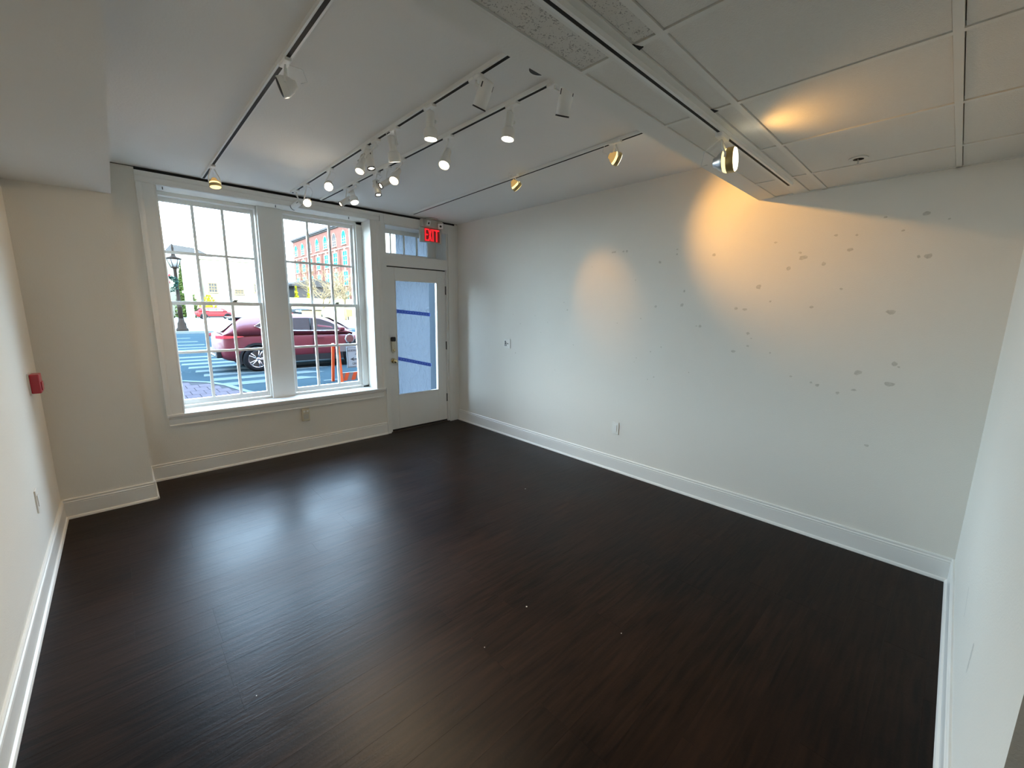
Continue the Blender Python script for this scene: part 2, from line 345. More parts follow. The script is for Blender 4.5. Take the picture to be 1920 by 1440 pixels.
# wall marks
sm = MB()
def blob(s, y, z, ry, rz, k=9):
    pts = []
    for i in range(k):
        a = 2 * PI * i / k; q = random.uniform(.7, 1.15); pts.append((y + ry * q * math.cos(a), z + rz * q * math.sin(a)))
    a = [s.bm.verts.new((-.0012, p[0], p[1])) for p in pts]; s.bm.faces.new(a)
for (yy, zz, sz) in [(-2.54,2.172,.020),(-2.56,2.172,.012),(-2.655,2.17,.016),(-2.69,2.168,.020),(-3.18,2.14,.012),(-3.18,2.10,.010),(-3.03,2.045,.018),(-3.49,2.07,.016),(-3.84,1.808,.032),(-4.357,2.03,.020),(-4.224,1.95,.018),(-3.26,1.673,.020),(-3.27,1.79,.015),(-3.02,1.66,.014),(-3.43,1.50,.017),(-3.40,1.50,.010),(-3.697,1.648,.018),(-3.76,1.64,.02),(-3.802,1.458,.015),(-3.83,1.42,.008),(-3.81,1.36,.013),(-3.71,1.31,.018),(-3.97,1.32,.012),(-3.93,1.70,.012),(-4.19,1.66,.017),(-4.34,1.78,.015),(-4.495,1.234,.022),(-4.661,1.178,.03),(-4.487,1.114,.018),(-4.246,1.132,.014),(-4.285,1.118,.016),(-4.12,1.16,.010),(-4.667,1.309,.018),(-4.69,1.29,.012),(-4.608,1.631,.03),(-3.919,2.12,.013),(-4.079,2.035,.014),(-4.02,1.93,.02),(-4.405,1.079,.016),(-4.508,2.211,.012),(-4.693,2.206,.022),(-4.791,2.162,.010),(-4.731,1.96,.028),(-4.69,1.96,.014),(-4.601,.754,.014),(-4.38,2.12,.012),(-4.27,2.13,.014),(-4.60,2.12,.010),(-3.10,1.30,.008),(-3.0,1.25,.009),(-2.86,1.18,.007),(-2.84,1.14,.007),(-3.05,1.02,.009),(-2.99,.99,.009),(-3.37,1.10,.008),(-1.95,1.70,.01),(-2.0,1.62,.012),(-1.52,1.55,.01),(-1.72,1.48,.008),(-1.28,1.45,.01),(-1.15,1.56,.007),(-1.62,1.36,.007),(-1.2,1.09,.01),(-1.85,.95,.007),(-2.1,1.25,.008),(-2.3,2.05,.008),(-2.8,1.9,.009),(-2.88,1.55,.012),(-2.63,1.5,.009),(-4.1,2.0,.03)]:
    blob(sm, yy, zz, sz * random.uniform(.6, 1.0), sz * random.uniform(.5, .85))
s_ = sm.build('stain_marks', 'stain', we, recalc=False); s_['kind'] = 'stuff'
sm = MB()
for (xa, za, xb, zb) in [(-1.081, .495, -1.153, .394), (-1.586, .534, -1.573, .413)]:
    sm.bm.faces.new([sm.bm.verts.new(p) for p in ((xa, -5.0885, za), (xa + .007, -5.0885, za), (xb + .005, -5.0885, zb), (xb, -5.0885, zb))])
s_ = sm.build('scratch', 'scratch', ws, recalc=False); s_['kind'] = 'stuff'

# ------------------------------------------------------------------ window
def casing(name, a, b, inward, parent=None, wd=.135, flip=1):
    # a,b endpoints of inner edge; casing widens away from 'inward'
    prof = [(0, 0), (0, .014), (.008, .018), (.016, .014), (.022, .014), (wd - .040, .014), (wd - .034, .020), (wd - .020, .026), (wd, .028), (wd, 0)]
    a = Vector(a); b = Vector(b); o = -Vector(inward); s = MB()
    s.loft([[q + o * px + Vector((0, -py, 0)) for px, py in prof] for q in (a, b)], closed=True)
    for f in s.bm.faces: f.smooth = False
    x = s.build(name, 'trim_paint', parent)
    return x
win = root('window_1', 'double window with two six-over-six sashes in one white casing')
casing('side_casing', (W0, 0, .613), (W0, 0, 2.634), (1, 0, 0), win)
casing('side_casing', (W1, 0, .613), (W1, 0, 2.634), (-1, 0, 0), win, wd=.12)
casing('head_casing', (W0 - .135, 0, 2.634), (W1 + .12, 0, 2.634), (0, 0, -1), win, wd=.094)
MB().box(-3.318, -1.154, -.034, .0, .585, .613).box(W0, W1, 0, .34, .575, .613).build('window_stool', 'trim_paint', win, bevel=.006)
ap = MB(); ap.loft([[Vector((x, -py, .585 - pz)) for py, pz in [(0, 0), (.024, 0), (.024, .012), (.014, .022), (.014, .072), (.018, .076), (.018, .086), (0, .086)]] for x in (-3.305, -1.178)], closed=True)
for f in ap.bm.faces: f.smooth = False
ap.build('apron', 'trim_paint', win)
# deep recess frame: jamb liners, head liner, mullion
fr = MB(); YF = .215
fr.box(W0, W0 + .02, YF, .34, .613, 2.634).box(W1 - .072, W1, YF, .34, .613, 2.634).box(W0, W1, YF, .34, 2.600, 2.634).box(W0, W1, YF, .34, .613, .635)
fr.box(W1 - .09, W1 - .072, YF + .02, .34, .63, 2.60)
fr.build('window_frame', 'trim_paint', win, bevel=.003)
MB().box(-2.385, -2.155, YF - .03, .34, .613, 2.634).box(-2.400, -2.385, YF, .34, .613, 2.634).box(-2.155, -2.140, YF, .34, .613, 2.634).build('mullion', 'trim_paint', win, bevel=.004)
box('hook', 'dark_steel', -3.140, -3.135, .02, .03, 2.612, 2.634, win); box('hook', 'dark_steel', -2.252, -2.247, .02, .03, 2.612, 2.634, win); box('hook', 'dark_steel', -1.50, -1.495, .02, .03, 2.612, 2.634, win)
def sash(gx0, gx1, gz0, gz1, yf, zb, zt, zm, nm, latch=False):
    s = MB(); sw = .042; d = .036
    s.box(gx0 - sw, gx0, yf, yf + d, zb, zt).box(gx1, gx1 + sw, yf, yf + d, zb, zt).box(gx0, gx1, yf, yf + d, zb, gz0).box(gx0, gx1, yf, yf + d, gz1, zt)
    o = s.build(nm, 'trim_paint', win, bevel=.003)
    wdt = (gx1 - gx0) / 3
    for k in (1, 2): box('muntin', 'trim_paint', gx0 + wdt * k - .0125, gx0 + wdt * k + .0125, yf + .006, yf + .030, gz0, gz1, o)
    box('muntin', 'trim_paint', gx0, gx1, yf + .007, yf + .029, zm - .012, zm + .012, o)
    for i in range(3):
        for (a, b) in ((gz0, zm), (zm, gz1)): 
            box('pane', 'window_glass', gx0 + wdt * i + .002, gx0 + wdt * (i + 1) - .002, yf + .016, yf + .0175, a, b, o)
    if latch:
        for fx in (.35,): MB().box(gx0 + fx * 2 * (gx1 - gx0) - .02, gx0 + fx * 2 * (gx1 - gx0) + .02, yf + .004, yf + .03, zt, zt + .012).box(gx0 + fx * 2 * (gx1 - gx0) - .006, gx0 + fx * 2 * (gx1 - gx0) + .03, yf + .01, yf + .018, zt + .012, zt + .02).build('sash_lock', 'dark_steel', o)
for g0, g1 in ((-3.155, -2.428), (-2.112, -1.386)):
    sash(g0, g1, .692, 1.620, .240, .640, 1.655, 1.160, 'lower_sash', True)
    sash(g0, g1, 1.655, 2.560, .285, 1.625, 2.603, 2.110, 'upper_sash')

# ------------------------------------------------------------------ door, transom
dr = root('door_1', 'white entry door with large glass covered by plastic film')
dc = MB(); dc.box(-1.142, DX0, -.016, 0, 0, 2.732).box(DX1, -.098, -.016, 0, 0, 2.732).box(-.098, -.0, -.008, 0, 0, 2.732).box(DX0, DX1, -.016, 0, 2.622, 2.732)
dc.build('door_casing', 'trim_paint', dr, bevel=.003)
dj = MB(); dj.box(DX0, -1.068, 0, .30, 0, 2.622).box(-.187, DX1, 0, .078, 0, 2.622).box(-.187, DX1, .078, .30, 2.133, 2.622).box(-1.068, -.187, 0, .30, 2.133, 2.262).box(-1.068, -.187, 0, .30, 2.61, 2.622)
dj.build('door_jamb', 'trim_paint', dr, bevel=.002)
box('outer_jamb', 'grey_paint', -.187, DX1, .078, .30, 0, 2.133, dr)
box('door_gap', 'dark_gap', -1.068, -.187, .04, .05, 2.118, 2.133, dr)
leaf = MB(); LX0, LX1, LZ0, LZ1 = -.950, -.328, .482, 1.966
leaf.box(-1.064, LX0, .03, .075, .028, 2.121).box(LX1, -.191, .03, .075, .028, 2.121).box(LX0, LX1, .03, .075, .028, LZ0).box(LX0, LX1, .03, .075, LZ1, 2.121)
leaf.build('door_leaf', 'trim_paint', dr, bevel=.002)
bd = MB()
bd.box(LX0, LX0 + .008, .026, .06, LZ0, LZ1).box(LX1 - .008, LX1, .026, .06, LZ0, LZ1).box(LX0, LX1, .026, .06, LZ0, LZ0 + .008).box(LX0, LX1, .026, .06, LZ1 - .008, LZ1)
bd.build('glazing_bead', 'trim_paint', dr)
box('door_glass', 'window_glass', LX0, LX1, .050, .053, LZ0, LZ1, dr)
# film, a crinkled sheet on the outside of the glass
fm = MB(); nx, nz = 26, 60; random.seed(3); grid = []
for j in range(nz + 1):
    row = []
    for i in range(nx + 1):
        u = i / nx; v = j / nz; x = LX0 + .004 + (.512) * u; z = LZ0 + .006 + (LZ1 - LZ0 - .012) * v
        yy = .058 + .004 * math.sin(u * 9 + v * 14) + random.uniform(0, .0035); row.append(fm.bm.verts.new((x, yy, z)))
    grid.append(row)
for j in range(nz):
    for i in range(nx): fm.bm.faces.new((grid[j][i], grid[j][i+1], grid[j+1][i+1], grid[j+1][i])).smooth = True
fm.build('plastic_film', 'film', dr)
for za, zb_ in ((1.580, 1.535), (.972, .842)):
    x0, x1 = LX0 + .002, -.430; t = MB(); hw = .023
    t.bm.faces.new([t.bm.verts.new(p) for p in ((x0, .0495, za - hw), (x1, .0495, zb_ - hw), (x1, .0495, zb_ + hw), (x0, .0495, za + hw))])
    tp = t.build('blue_tape', 'blue_tape', dr)
    mk = MB(); n = 13
    for k in range(n):
        u = (k + .5) / n; xx = x0 + (x1 - x0) * u; zz = za + (zb_ - za) * u; q = .006
        mk.bm.faces.new([mk.bm.verts.new(p) for p in ((xx - q, .0488, zz), (xx, .0488, zz - q), (xx + q, .0488, zz), (xx, .0488, zz + q))])
    mo = mk.build('tape_marks', 'tape_mark', tp); mo['kind'] = 'stuff'
box('door_sweep', 'weatherstrip', -1.064, -.191, .028, .07, .008, .030, dr); box('threshold', 'threshold', DX0, DX1, -.01, .30, -.002, .010, dr)
hx = -1.008
kp = MB().box(hx - .033, hx + .033, -.002, .03, 1.195, 1.252).build('lock_cover', 'black', dr, bevel=.012)
MB().prism([(-.026, .04), (.026, .04), (.028, .0), (.026, -.085), (.0, -.112), (-.026, -.085), (-.028, 0)], 0, .028, Matrix.Translation((hx, .03, 1.155)) @ Matrix.Rotation(PI/2, 4, 'X')).build('deadbolt', 'ivory', dr, bevel=.006)
MB().lathe([(.015, 0), (.015, .012), (.009, .016)], along((0, -1, 0), (hx, .004, 1.085))).build('thumb_turn', 'brass', dr)
MB().lathe([(.034, 0), (.034, .006), (.026, .012)], along((0, -1, 0), (hx, .030, .945)), n=28).lathe([(.012, .01), (.012, .035), (.025, .045), (.027, .058), (.020, .068), (.006, .072)], along((0, -1, 0), (hx, .03, .945))).build('door_knob', 'brass', dr)
MB().lathe([(.009, 0), (.007, .004)], along((0, -1, 0), (hx, .03, .725)), n=10).build('screw_cap', 'plate_white', dr)
for z in (1.865, 1.105, .355): MB().box(-.196, -.176, .020, .032, z - .057, z + .057).lathe([(.007, -.057), (.007, .057)], Matrix.Translation((-.186, .021, z)), n=10).build('door_hinge', 'dark_steel', dr)
# transom over the door: five lites
tr = root('window_2', 'five pane transom window above the entry door')
tf = MB(); TZ0, TZ1 = 2.318, 2.560; TX = [-1.045, -.888, -.692, -.502, -.330, -.329]
tf.box(-1.068, -.187, .24, .27, 2.262, TZ0).box(-1.068, -.187, .24, .27, TZ1, 2.612).box(-.325, -.290, .24, .27, 2.262, 2.612).box(-1.068, -1.048, .24, .27, 2.262, 2.612)
tf.build('transom_frame', 'trim_paint', tr, bevel=.002)
box('transom_sill', 'trim_paint', -1.068, -.187, .0, .27, 2.262, 2.268, tr)
box('transom_return', 'trim_paint', -.290, -.187, .255, .30, 2.262, 2.612, tr)
for a, b in zip((-.888, -.690, -.500), ()) : pass
for x in (-.880, -.684, -.492): box('muntin', 'trim_paint', x - .009, x + .009, .242, .266, TZ0, TZ1, tr)
xs = [-1.048, -.880, -.684, -.492, -.325]
for a, b in zip(xs, xs[1:]): box('pane', 'window_glass', a + .009, b - .009, .252, .2535, TZ0, TZ1, tr)
tfm = MB(); g = [[tfm.bm.verts.new((-.795 + .47 * i / 16, .262 + random.uniform(0, .006), TZ0 + .0 + (TZ1 - TZ0) * j / 10)) for i in range(17)] for j in range(11)]
for j in range(10):
    for i in range(16): tfm.bm.faces.new((g[j][i], g[j][i+1], g[j+1][i+1], g[j+1][i])).smooth = True
tfm.build('plastic_film', 'film', tr)

# ------------------------------------------------------------------ tile ceiling
tg = root('ceiling_tiles', 'suspended ceiling of two foot tiles in a white grid')
XC = [-.435 - .6096 * k for k in range(6)]    # cross tee lines
ZT = 2.435
def tee(x0, x1, y0, y1, zb=ZT, nm='grid_tee'): return box(nm, 'grid_paint', x0, x1, y0, y1, zb, zb + .02, tg)
for yy in (-4.176, -4.790): tee(-3.483, 0, yy - .012, yy + .012)
tee(-3.483, -2.362, -5.412, -5.388)
tee(-3.483, 0, -3.884, -3.872, nm='wall_angle')
tee(-.018, 0, -5.09, -3.884, nm='wall_angle'); tee(-2.362, -.018, -5.09, -5.072, nm='wall_angle')
tee(-3.483, 0, -4.090, -4.000, ZT - .001, nm='track_flange')
rows = [(-3.884, -4.000), (-4.090, -4.164), (-4.188, -4.778), (-4.802, -5.072)]
ced = [-.018] + XC
tile_mesh = {}
def tile(x0, x1, y0, y1, m, z):
    key = (round(x1 - x0, 3), round(y1 - y0, 3), m)
    if key not in tile_mesh:
        L, Wd = key[0] / 2, key[1] / 2; s = MB().box(-L, L, -Wd, Wd, 0, .015); bmesh.ops.recalc_face_normals(s.bm, faces=s.bm.faces)
        me = bpy.data.meshes.new('ceiling_tile'); s.bm.to_mesh(me); s.bm.free(); me.materials.append(M[m]); tile_mesh[key] = me
    o = bpy.data.objects.new('ceiling_tile', tile_mesh[key]); C.objects.link(o); o.location = ((x0 + x1) / 2, (y0 + y1) / 2, z); o.parent = tg; return o
for ri, (ya, yb) in enumerate(rows):
    for ci in range(len(ced)):
        x1 = ced[ci] - (.012 if ci else 0); x0 = (ced[ci + 1] + .012) if ci + 1 < len(ced) else -3.483
        if x0 > x1 - .03: continue
        spk = ri < 2 and x1 < -2.2
        tile(x0 + .001, x1 - .001, yb + .001, ya - .0035, 'fissured_tile' if spk else 'tile_face', ZT + .0035 + random.uniform(0, .0015))
        if ci: tee(ced[ci] - .009, ced[ci] + .012, yb, ya, nm='cross_tee')
for ci in (4, 5):
    x1 = max(ced[ci] - .012, -9); x0 = ced[ci + 1] + .012 if ci + 1 < len(ced) else -3.483
    x1 = min(x1, -2.362)
    tile(x0 + .002, x1 - .002, -5.386, -5.074, 'tile_face', ZT + .008)
# small dark notches where the tiles were cut short beside the track flange
for x in (-2.252, -1.650): 
    n_ = MB(); n_.prism([(x - .03, -4.090), (x + .012, -4.090), (x + .006, -4.108)], ZT - .0015, ZT + .001); n_.build('tile_notch', 'dark_gap', tg)

# ------------------------------------------------------------------ tracks
def track(x, y0, y1, z, label, axis='y', yaw=0, group='lighting tracks on the ceiling'):
    L = y1 - y0; t = thing('lighting_track', label, 'light track', (x, y0, z) if axis == 'y' else (y0, x, z), group)
    t.rotation_euler = (0, 0, yaw if axis == 'y' else yaw - PI / 2)
    s = MB(); wd, h = .018, .020
    s.box(-wd, wd, 0, L, -.006, 0).box(-wd, -.0065, 0, L, -h, -.006).box(.0065, wd, 0, L, -h, -.006).box(-wd, wd, -.012, 0, -h, 0).box(-wd, wd, L, L + .012, -h, 0)
    s.build('rail', 'track_white', t)
    box('slot', 'slot_dark', -.0085, .0085, .004, L - .004, -.0205, -.018, t)
    return t
CZ = 2.757
track(-2.85, -3.70, -.10, CZ, 'long white light track nearest the left bulkhead')
track(-2.134, -3.40, -.16, CZ, 'white light track second from the left, crowded with lamps')
track(-1.822, -3.70, -.09, CZ, 'white light track third from the left, beside the crowded one')
tq = track(-.985, -3.60, -.20, CZ, 'white light track nearest the right wall, slightly askew', yaw=-math.atan2(.18, 3.4) if False else 0)
tq.location = (-.985, -3.60, CZ); tq.rotation_euler = (0, 0, -math.atan2(.19, 3.4))
tt = thing('lighting_track', 'white light track set flush in the tiled ceiling', 'light track', (-3.47, -4.047, ZT), 'lighting tracks on the ceiling')
tt.rotation_euler = (0, 0, -PI / 2)
s = MB(); L = 3.14; s.box(-.018, .018, 0, L, -.006, -.001).box(-.018, -.0065, 0, L, -.018, -.006).box(.0065, .018, 0, L, -.018, -.006).box(-.018, .018, L, L + .012, -.018, -.001); s.build('rail', 'track_white', tt)
box('slot', 'slot_dark', -.0055, .0055, 0, L, -.0185, -.016, tt)

# ------------------------------------------------------------------ track lamps
LP = .70      # power of the plain track lamps
def spot(par, p, d, power, size, color=(1, .80, .55), blend=.9):
    ld = bpy.data.lights.new('bulb_light', 'SPOT'); ld.energy = power; ld.spot_size = math.radians(size); ld.spot_blend = blend; ld.color = color; ld.shadow_soft_size = .02
    o = bpy.data.objects.new('bulb_light', ld); C.objects.link(o); o.parent = par; o.location = Vector(p)
    o.rotation_euler = Vector(d).to_track_quat('-Z', 'Y').to_euler(); return o
def head_common(t, turned):
    (MB().box(-.045, .045, -.016, .016, -.036, -.014) if turned else MB().box(-.016, .016, -.045, .045, -.034, -.014)).build('track_adapter', 'lamp_white', t, bevel=.003)
def lamp(kind, loc, lens, d, label, lit=True, power=22, size=70, warm=False, rim=False, scale=1.0, zt=CZ, group='track lamps'):
    """loc: point on the track (x,y); lens: world position of the lens centre; d: beam direction"""
    t = thing('track_lamp', label, 'lamp', (loc[0], loc[1], zt), group); d = Vector(d).normalized()
    head_common(t, zt == ZT); lens = Vector(lens) - t.location; arm0 = Vector((0, 0, -.03))
    lm = 'lens_warm' if warm else 'lens_white'
    if kind == 'bell':      # slim cylinder neck with a wider front ring
        r = .037 * scale; mt = along(d, lens)
        MB().lathe([(.010, -.150), (.020, -.146), (.0235, -.135), (.0235, -.070), (.028, -.058)], mt).build('lamp_body', 'lamp_white', t)
        MB().lathe([(.026, -.062), (r, -.050), (r + .002, -.004), (r, .0), (r - .003, -.002), (r - .005, -.012)], mt, n=28, cap0=False, cap1=False).build('front_ring', 'black' if rim == 2 else 'lamp_white', t)
        back = lens - d * .10
    elif kind == 'cyl':     # plain cylinder
        r = .034 * scale; mt = along(d, lens)
        MB().lathe([(.016, -.128), (.030, -.124), (r, -.112), (r, -.006)], mt, n=28).build('lamp_body', 'lamp_white', t)
        MB().lathe([(r, -.007), (r + .001, .0), (r - .004, .0), (r - .006, -.012)], mt, n=28, cap0=False, cap1=False).build('front_rim', 'black', t)
        for a in range(3): MB().box(-.0025, .0025, -.001, .001, -.012, .012).build('vent_slot', 'black', t).matrix_local = mt @ Matrix.Rotation(a * 2.1 + 2.4, 4, 'Z') @ Matrix.Translation((0, r + .0006, -.100))
        if not lit: MB().lathe([(.001, -.03), (r - .006, -.012)], mt, n=28, cap0=False, cap1=False).build('reflector', 'black', t)
        back = lens - d * .075
    if kind in ('bell', 'cyl'):
        side = d.cross(Vector((0, 0, 1)))
        side = side.normalized() if side.length > .15 else Vector((1, 0, 0))
        att = back + side * .032
        MB().tube([arm0, arm0 + Vector((0, 0, -.02)), att + (arm0 - att) * .15, att], .0055, 8).lathe([(.010, -.005), (.010, .005)], along(side, att), n=12).build('arm', 'lamp_white', t)
        e = lens - d * .13; m1 = (arm0 + e) / 2 - side * .05 + Vector((0, 0, .01))
        MB().tube([arm0 + Vector((0, .02, .0)), arm0 * .7 + m1 * .3 - side * .02, m1, m1 * .3 + e * .7 - side * .012, e], .0016, 5).build('power_cord', 'lamp_white', t)
        if lit:
            MB().lathe([(r - .005, -.010), (r * .6, -.005), (.001, -.003)], mt, n=28, cap1=False, cap0=False).build('lens', lm, t)
        else:
            MB().lathe([(r - .006, -.02), (.001, -.018)], mt, n=28, cap0=False, cap1=False).build('lens', 'black', t)
    else:                    # gimbal: fork arm, open ring, reflector bulb seen from outside
        k = scale; cen = lens - d * .03 * k; side = d.cross(Vector((0, 0, 1))).normalized(); mt = along(d, cen)
        R = .043 * k
        MB().lathe([(R, .000), (R + .0015, .002), (R + .0015, .024 * k), (R, .026 * k), (R - .002, .024 * k), (R - .002, .002)], mt, n=32, cap0=False, cap1=False).build('gimbal_ring', 'ring_gold' if lit else 'lamp_white', t)
        for sg in (-1, 1):
            q = cen + side * sg * (R + .005); u = arm0 + side * sg * .012 + Vector((0, 0, -.012))
            MB().tube([u, u * .5 + q * .5 + side * sg * .01, q + Vector((0, 0, .02)), q], .0045, 6).build('fork_arm', 'lamp_white', t)
        MB().lathe([(.010 * k, -.050 * k), (.017 * k, -.048 * k), (.022 * k, -.036 * k), (.032 * k, -.026 * k), (.037 * k, -.014 * k)], mt, n=28, cap1=False).build('bulb_back', 'steel' if scale > 1.2 else ('amber_glow' if lit else 'lamp_white'), t)
        MB().lathe([(.037 * k, -.014 * k), (.0415 * k, -.006 * k), (R - .001, .001)], mt, n=28, cap0=False, cap1=False).build('bulb_glow', 'amber_bright' if lit else 'lamp_white', t)
        MB().lathe([(R - .002, .024 * k), (R - .005, .029 * k), (.03 * k, .031 * k), (.001, .032 * k)], mt, n=28, cap0=False, cap1=False).build('lens', ('lens_soft' if power > 30 or scale > 1.2 else 'amber_bright') if lit else 'black', t)
        e = cen - d * .07 * k
        MB().tube([arm0, arm0 * .6 + e * .4 - d * .05, e - d * .03, e], .0018, 5).build('power_cord', 'lamp_white', t)
        lens = cen + d * .04 * k
    if lit: spot(t, lens + d * .012, d, power * (LP if kind != 'gimbal' else 1), size if kind == 'gimbal' or power > 50 else 105, ((1, .50, .10) if kind == 'gimbal' else (1, .70, .40)) if warm else (1, .80, .55))
    return t
# first track from the left
lamp('gimbal', (-2.85, -2.60), (-2.885, -2.60, 2.615), (-.9, .33, -.35), 'unlit white ring lamp near the top left, on the leftmost track', lit=False, scale=1.0)
lamp('gimbal', (-2.85, -.57), (-2.84, -.56, 2.575), (.05, -.15, -1), 'glowing amber ring lamp over the left window', power=12, size=110, warm=True, scale=.95)
# second track
X2 = -2.134
lamp('cyl', (X2, -3.12), (-2.118, -3.12, 2.600), (-.05, .60, -1), 'larger unlit white cylinder lamp with black rim, nearest on the second track', lit=False)
lamp('bell', (X2, -2.70), (-2.145, -2.72, 2.555), (0, 0, -1), 'bright lamp facing straight down, second on the crowded track', power=30)
lamp('bell', (X2, -2.29), (-2.15, -2.31, 2.530), (.25, .15, -1), 'lamp seen edge-on with thin bright lens tilted up to the right', power=26)
lamp('cyl', (X2, -2.02), (-2.14, -1.95, 2.570), (.05, -.20, -1), 'lit lamp with a black rim, left of the edge-on lamp', scale=.8, power=22)
lamp('bell', (X2, -1.86), (-2.16, -1.80, 2.580), (-.45, -.30, -1), 'lit lamp tilted left under the middle of the crowded track', scale=.85, power=24, warm=True)
lamp('bell', (X2, -1.18), (-2.15, -1.17, 2.600), (-.45, -1.0, -.55), 'round glaring lamp pointed at the viewer, left of the cluster', scale=.95, power=60, size=72)
lamp('bell', (X2, -.58), (-2.14, -.59, 2.570), (-.40, -1.0, -.45), 'lowest glaring lamp pointed at the viewer, by the window mullion', scale=.95, power=18)
lamp('cyl', (X2, -.29), (-2.16, -.22, 2.585), (-.5, 1.0, -.5), 'unlit lamp at the window end, turned to the glass', lit=False, scale=.8)
# third track
X3 = -1.822
lamp('cyl', (X3, -3.36), (-1.83, -3.42, 2.560), (.2, .45, -1), 'unlit white cylinder lamp with black rim, hanging below the soffit edge', lit=False)
lamp('bell', (X3, -3.05), (-1.83, -3.02, 2.560), (-.12, .02, -1), 'bright lamp with long neck, second on the third track', power=30)
lamp('bell', (X3, -2.43), (-1.84, -2.40, 2.560), (-.55, -.35, -1), 'warm lit lamp tilted left, alone in the middle of the third track', power=28, warm=True)
lamp('bell', (X3, -1.81), (-1.86, -1.74, 2.590), (-.60, -.45, -.9), 'warm lit lamp tilted left at the right side of the cluster', power=24, warm=True)
lamp('cyl', (X3, -1.57), (-1.84, -1.47, 2.610), (-.9, .05, -.6), 'small lit lamp with a black rim seen nearly from the side', scale=.75, power=20, warm=True)
lamp('cyl', (X3, -1.38), (-1.83, -1.41, 2.550), (.0, -.30, -1), 'small lit black-rimmed lamp facing down, lowest of the cluster', scale=.8, power=20)
lamp('bell', (X3, -.96), (-1.83, -.93, 2.570), (.05, -.45, -1), 'white lit lamp facing down over the right window', power=24)
lamp('cyl', (X3, -.74), (-1.85, -.64, 2.600), (-.9, .05, -.65), 'small lit lamp turned left, farthest on the third track', scale=.75, power=16, warm=True)
# fourth track
lamp('gimbal', (-.975, -3.16), (-.945, -3.18, 2.625), (.88, -.62, -.36), 'amber ring lamp nearer the soffit on the right track', power=42, size=68, warm=True)
lamp('gimbal', (-.955, -2.15), (-.925, -2.17, 2.640), (.92, -.27, -.84), 'small amber ring lamp far along the right track', power=16, size=42, warm=True)
lamp('gimbal', (-1.43, -4.047), (-1.38, -4.10, 2.315), (.15, -1, .03), 'bright ring lamp hanging from the tiled ceiling track', power=3.6, size=130, warm=True, scale=1.25, zt=ZT)

# ------------------------------------------------------------------ exit sign
ex = thing('exit_sign', 'red lit exit sign with two emergency heads above the door', 'sign', (-.45, 0, 2.60))
MB().box(-.165, .16, -.052, -.018, -.135, .042).build('sign_housing', 'exit_housing', ex, bevel=.006)
MB().box(-.150, .165, -.075, -.018, .046, .146).build('battery_box', 'exit_housing', ex, bevel=.010)
box('letter_panel', 'red_dim', -.105, .128, -.054, -.0525, -.125, .036, ex)
lt = MB(); H0, H1 = -.118, .030; q = .013; yA, yB = -.0565, -.054
def L_E(x): 
    lt.box(x, x + q, yA, yB, H0, H1); [lt.box(x + q, x + .042, yA, yB, z, z + q * 1.1) for z in (H0, (H0 + H1) / 2 - .006, H1 - q * 1.1)]
L_E(-.096)
for sg in (-1, 1):
    cxm, czm = -.022, (H0 + H1) / 2; m_ = Matrix.Translation((cxm, 0, czm)) @ Matrix.Rotation(sg * .27, 4, 'Y'); lt.box(-.0075, .0075, yA, yB, -.075, .075, m_)
lt.box(.016, .030, yA, yB, H0, H1)
lt.box(.042, .118, yA, yB, H1 - .016, H1); lt.box(.073, .087, yA, yB, H0, H1 - .016)
lt.build('exit_letters', 'red_glow', ex)
for x, yw, zz in ((-.100, .25, .098), (.125, -.75, .085)):
    m_ = Matrix.Translation((x, -.095, zz)) @ Matrix.Rotation(yw, 4, 'Z') @ Matrix.Rotation(.35, 4, 'X')
    hd = MB(); hd.lathe([(.026, 0), (.052, .035), (.053, .045)], m_ @ Matrix.Rotation(PI / 2, 4, 'X') @ Matrix.Rotation(PI / 4, 4, 'Z') @ Matrix.Translation((0, 0, -.015)), n=4)
    for f in hd.bm.faces: f.smooth = False
    ho = hd.build('emergency_head', 'exit_housing', ex)
    MB().lathe([(.046, .0455), (.020, .036)], m_ @ Matrix.Rotation(PI / 2, 4, 'X') @ Matrix.Rotation(PI / 4, 4, 'Z'), n=4).build('head_lens', 'lamp_white', ho)
    MB().lathe([(.014, .047), (.010, .049)], m_ @ Matrix.Rotation(PI / 2, 4, 'X'), n=12).build('head_bulb', 'black', ho)
MB().lathe([(.085, 0), (.085, .006), (.06, .012)], Matrix.Translation((0, -.06, .155)) @ Matrix.Rotation(PI, 4, 'X') @ Matrix.Translation((0, 0, -.002)), n=24).build('ceiling_canopy', 'exit_housing', ex)

# ------------------------------------------------------------------ small wall fittings
o = thing('wall_outlet', 'white outlet plate low on the long right wall', 'outlet', (0, -2.68, .45))
box('cover_plate', 'plate_white', -.006, 0, -.038, .038, -.062, .062, o, bevel=.002)
box('outlet_face', 'trim_paint', -.009, -.006, -.017, .017, -.034, .034, o, bevel=.001)
o = thing('wall_jack_plate', 'white plate with black jacks high on the right wall', 'wall plate', (0, -1.045, 1.195))
box('cover_plate', 'plate_white', -.006, 0, -.060, .060, -.060, .060, o, bevel=.002)
for dy, dz, a, b in ((.028, .022, .008, .010), (.034, -.012, .004, .020), (.012, -.010, .004, .022), (.022, .004, .012, .004), (-.018, .0, .007, .007)):
    box('jack', 'black', -.008, -.006, dy - a, dy + a, dz - b, dz + b, o)
o = thing('wall_detector', 'small ivory plug-in detector under the window sill', 'detector', (-2.125, 0, .42))
MB().box(-.042, .042, -.032, 0, -.073, .070).build('detector_body', 'ivory', o, bevel=.010)
for x in (-.018, .018): MB().lathe([(.011, 0), (.010, .004)], along((0, -1, 0), (x, -.032, .042)), n=14).build('detector_light', 'plate_white', o)
box('detector_grille', 'exit_housing', -.026, .026, -.0335, -.032, -.045, .012, o)
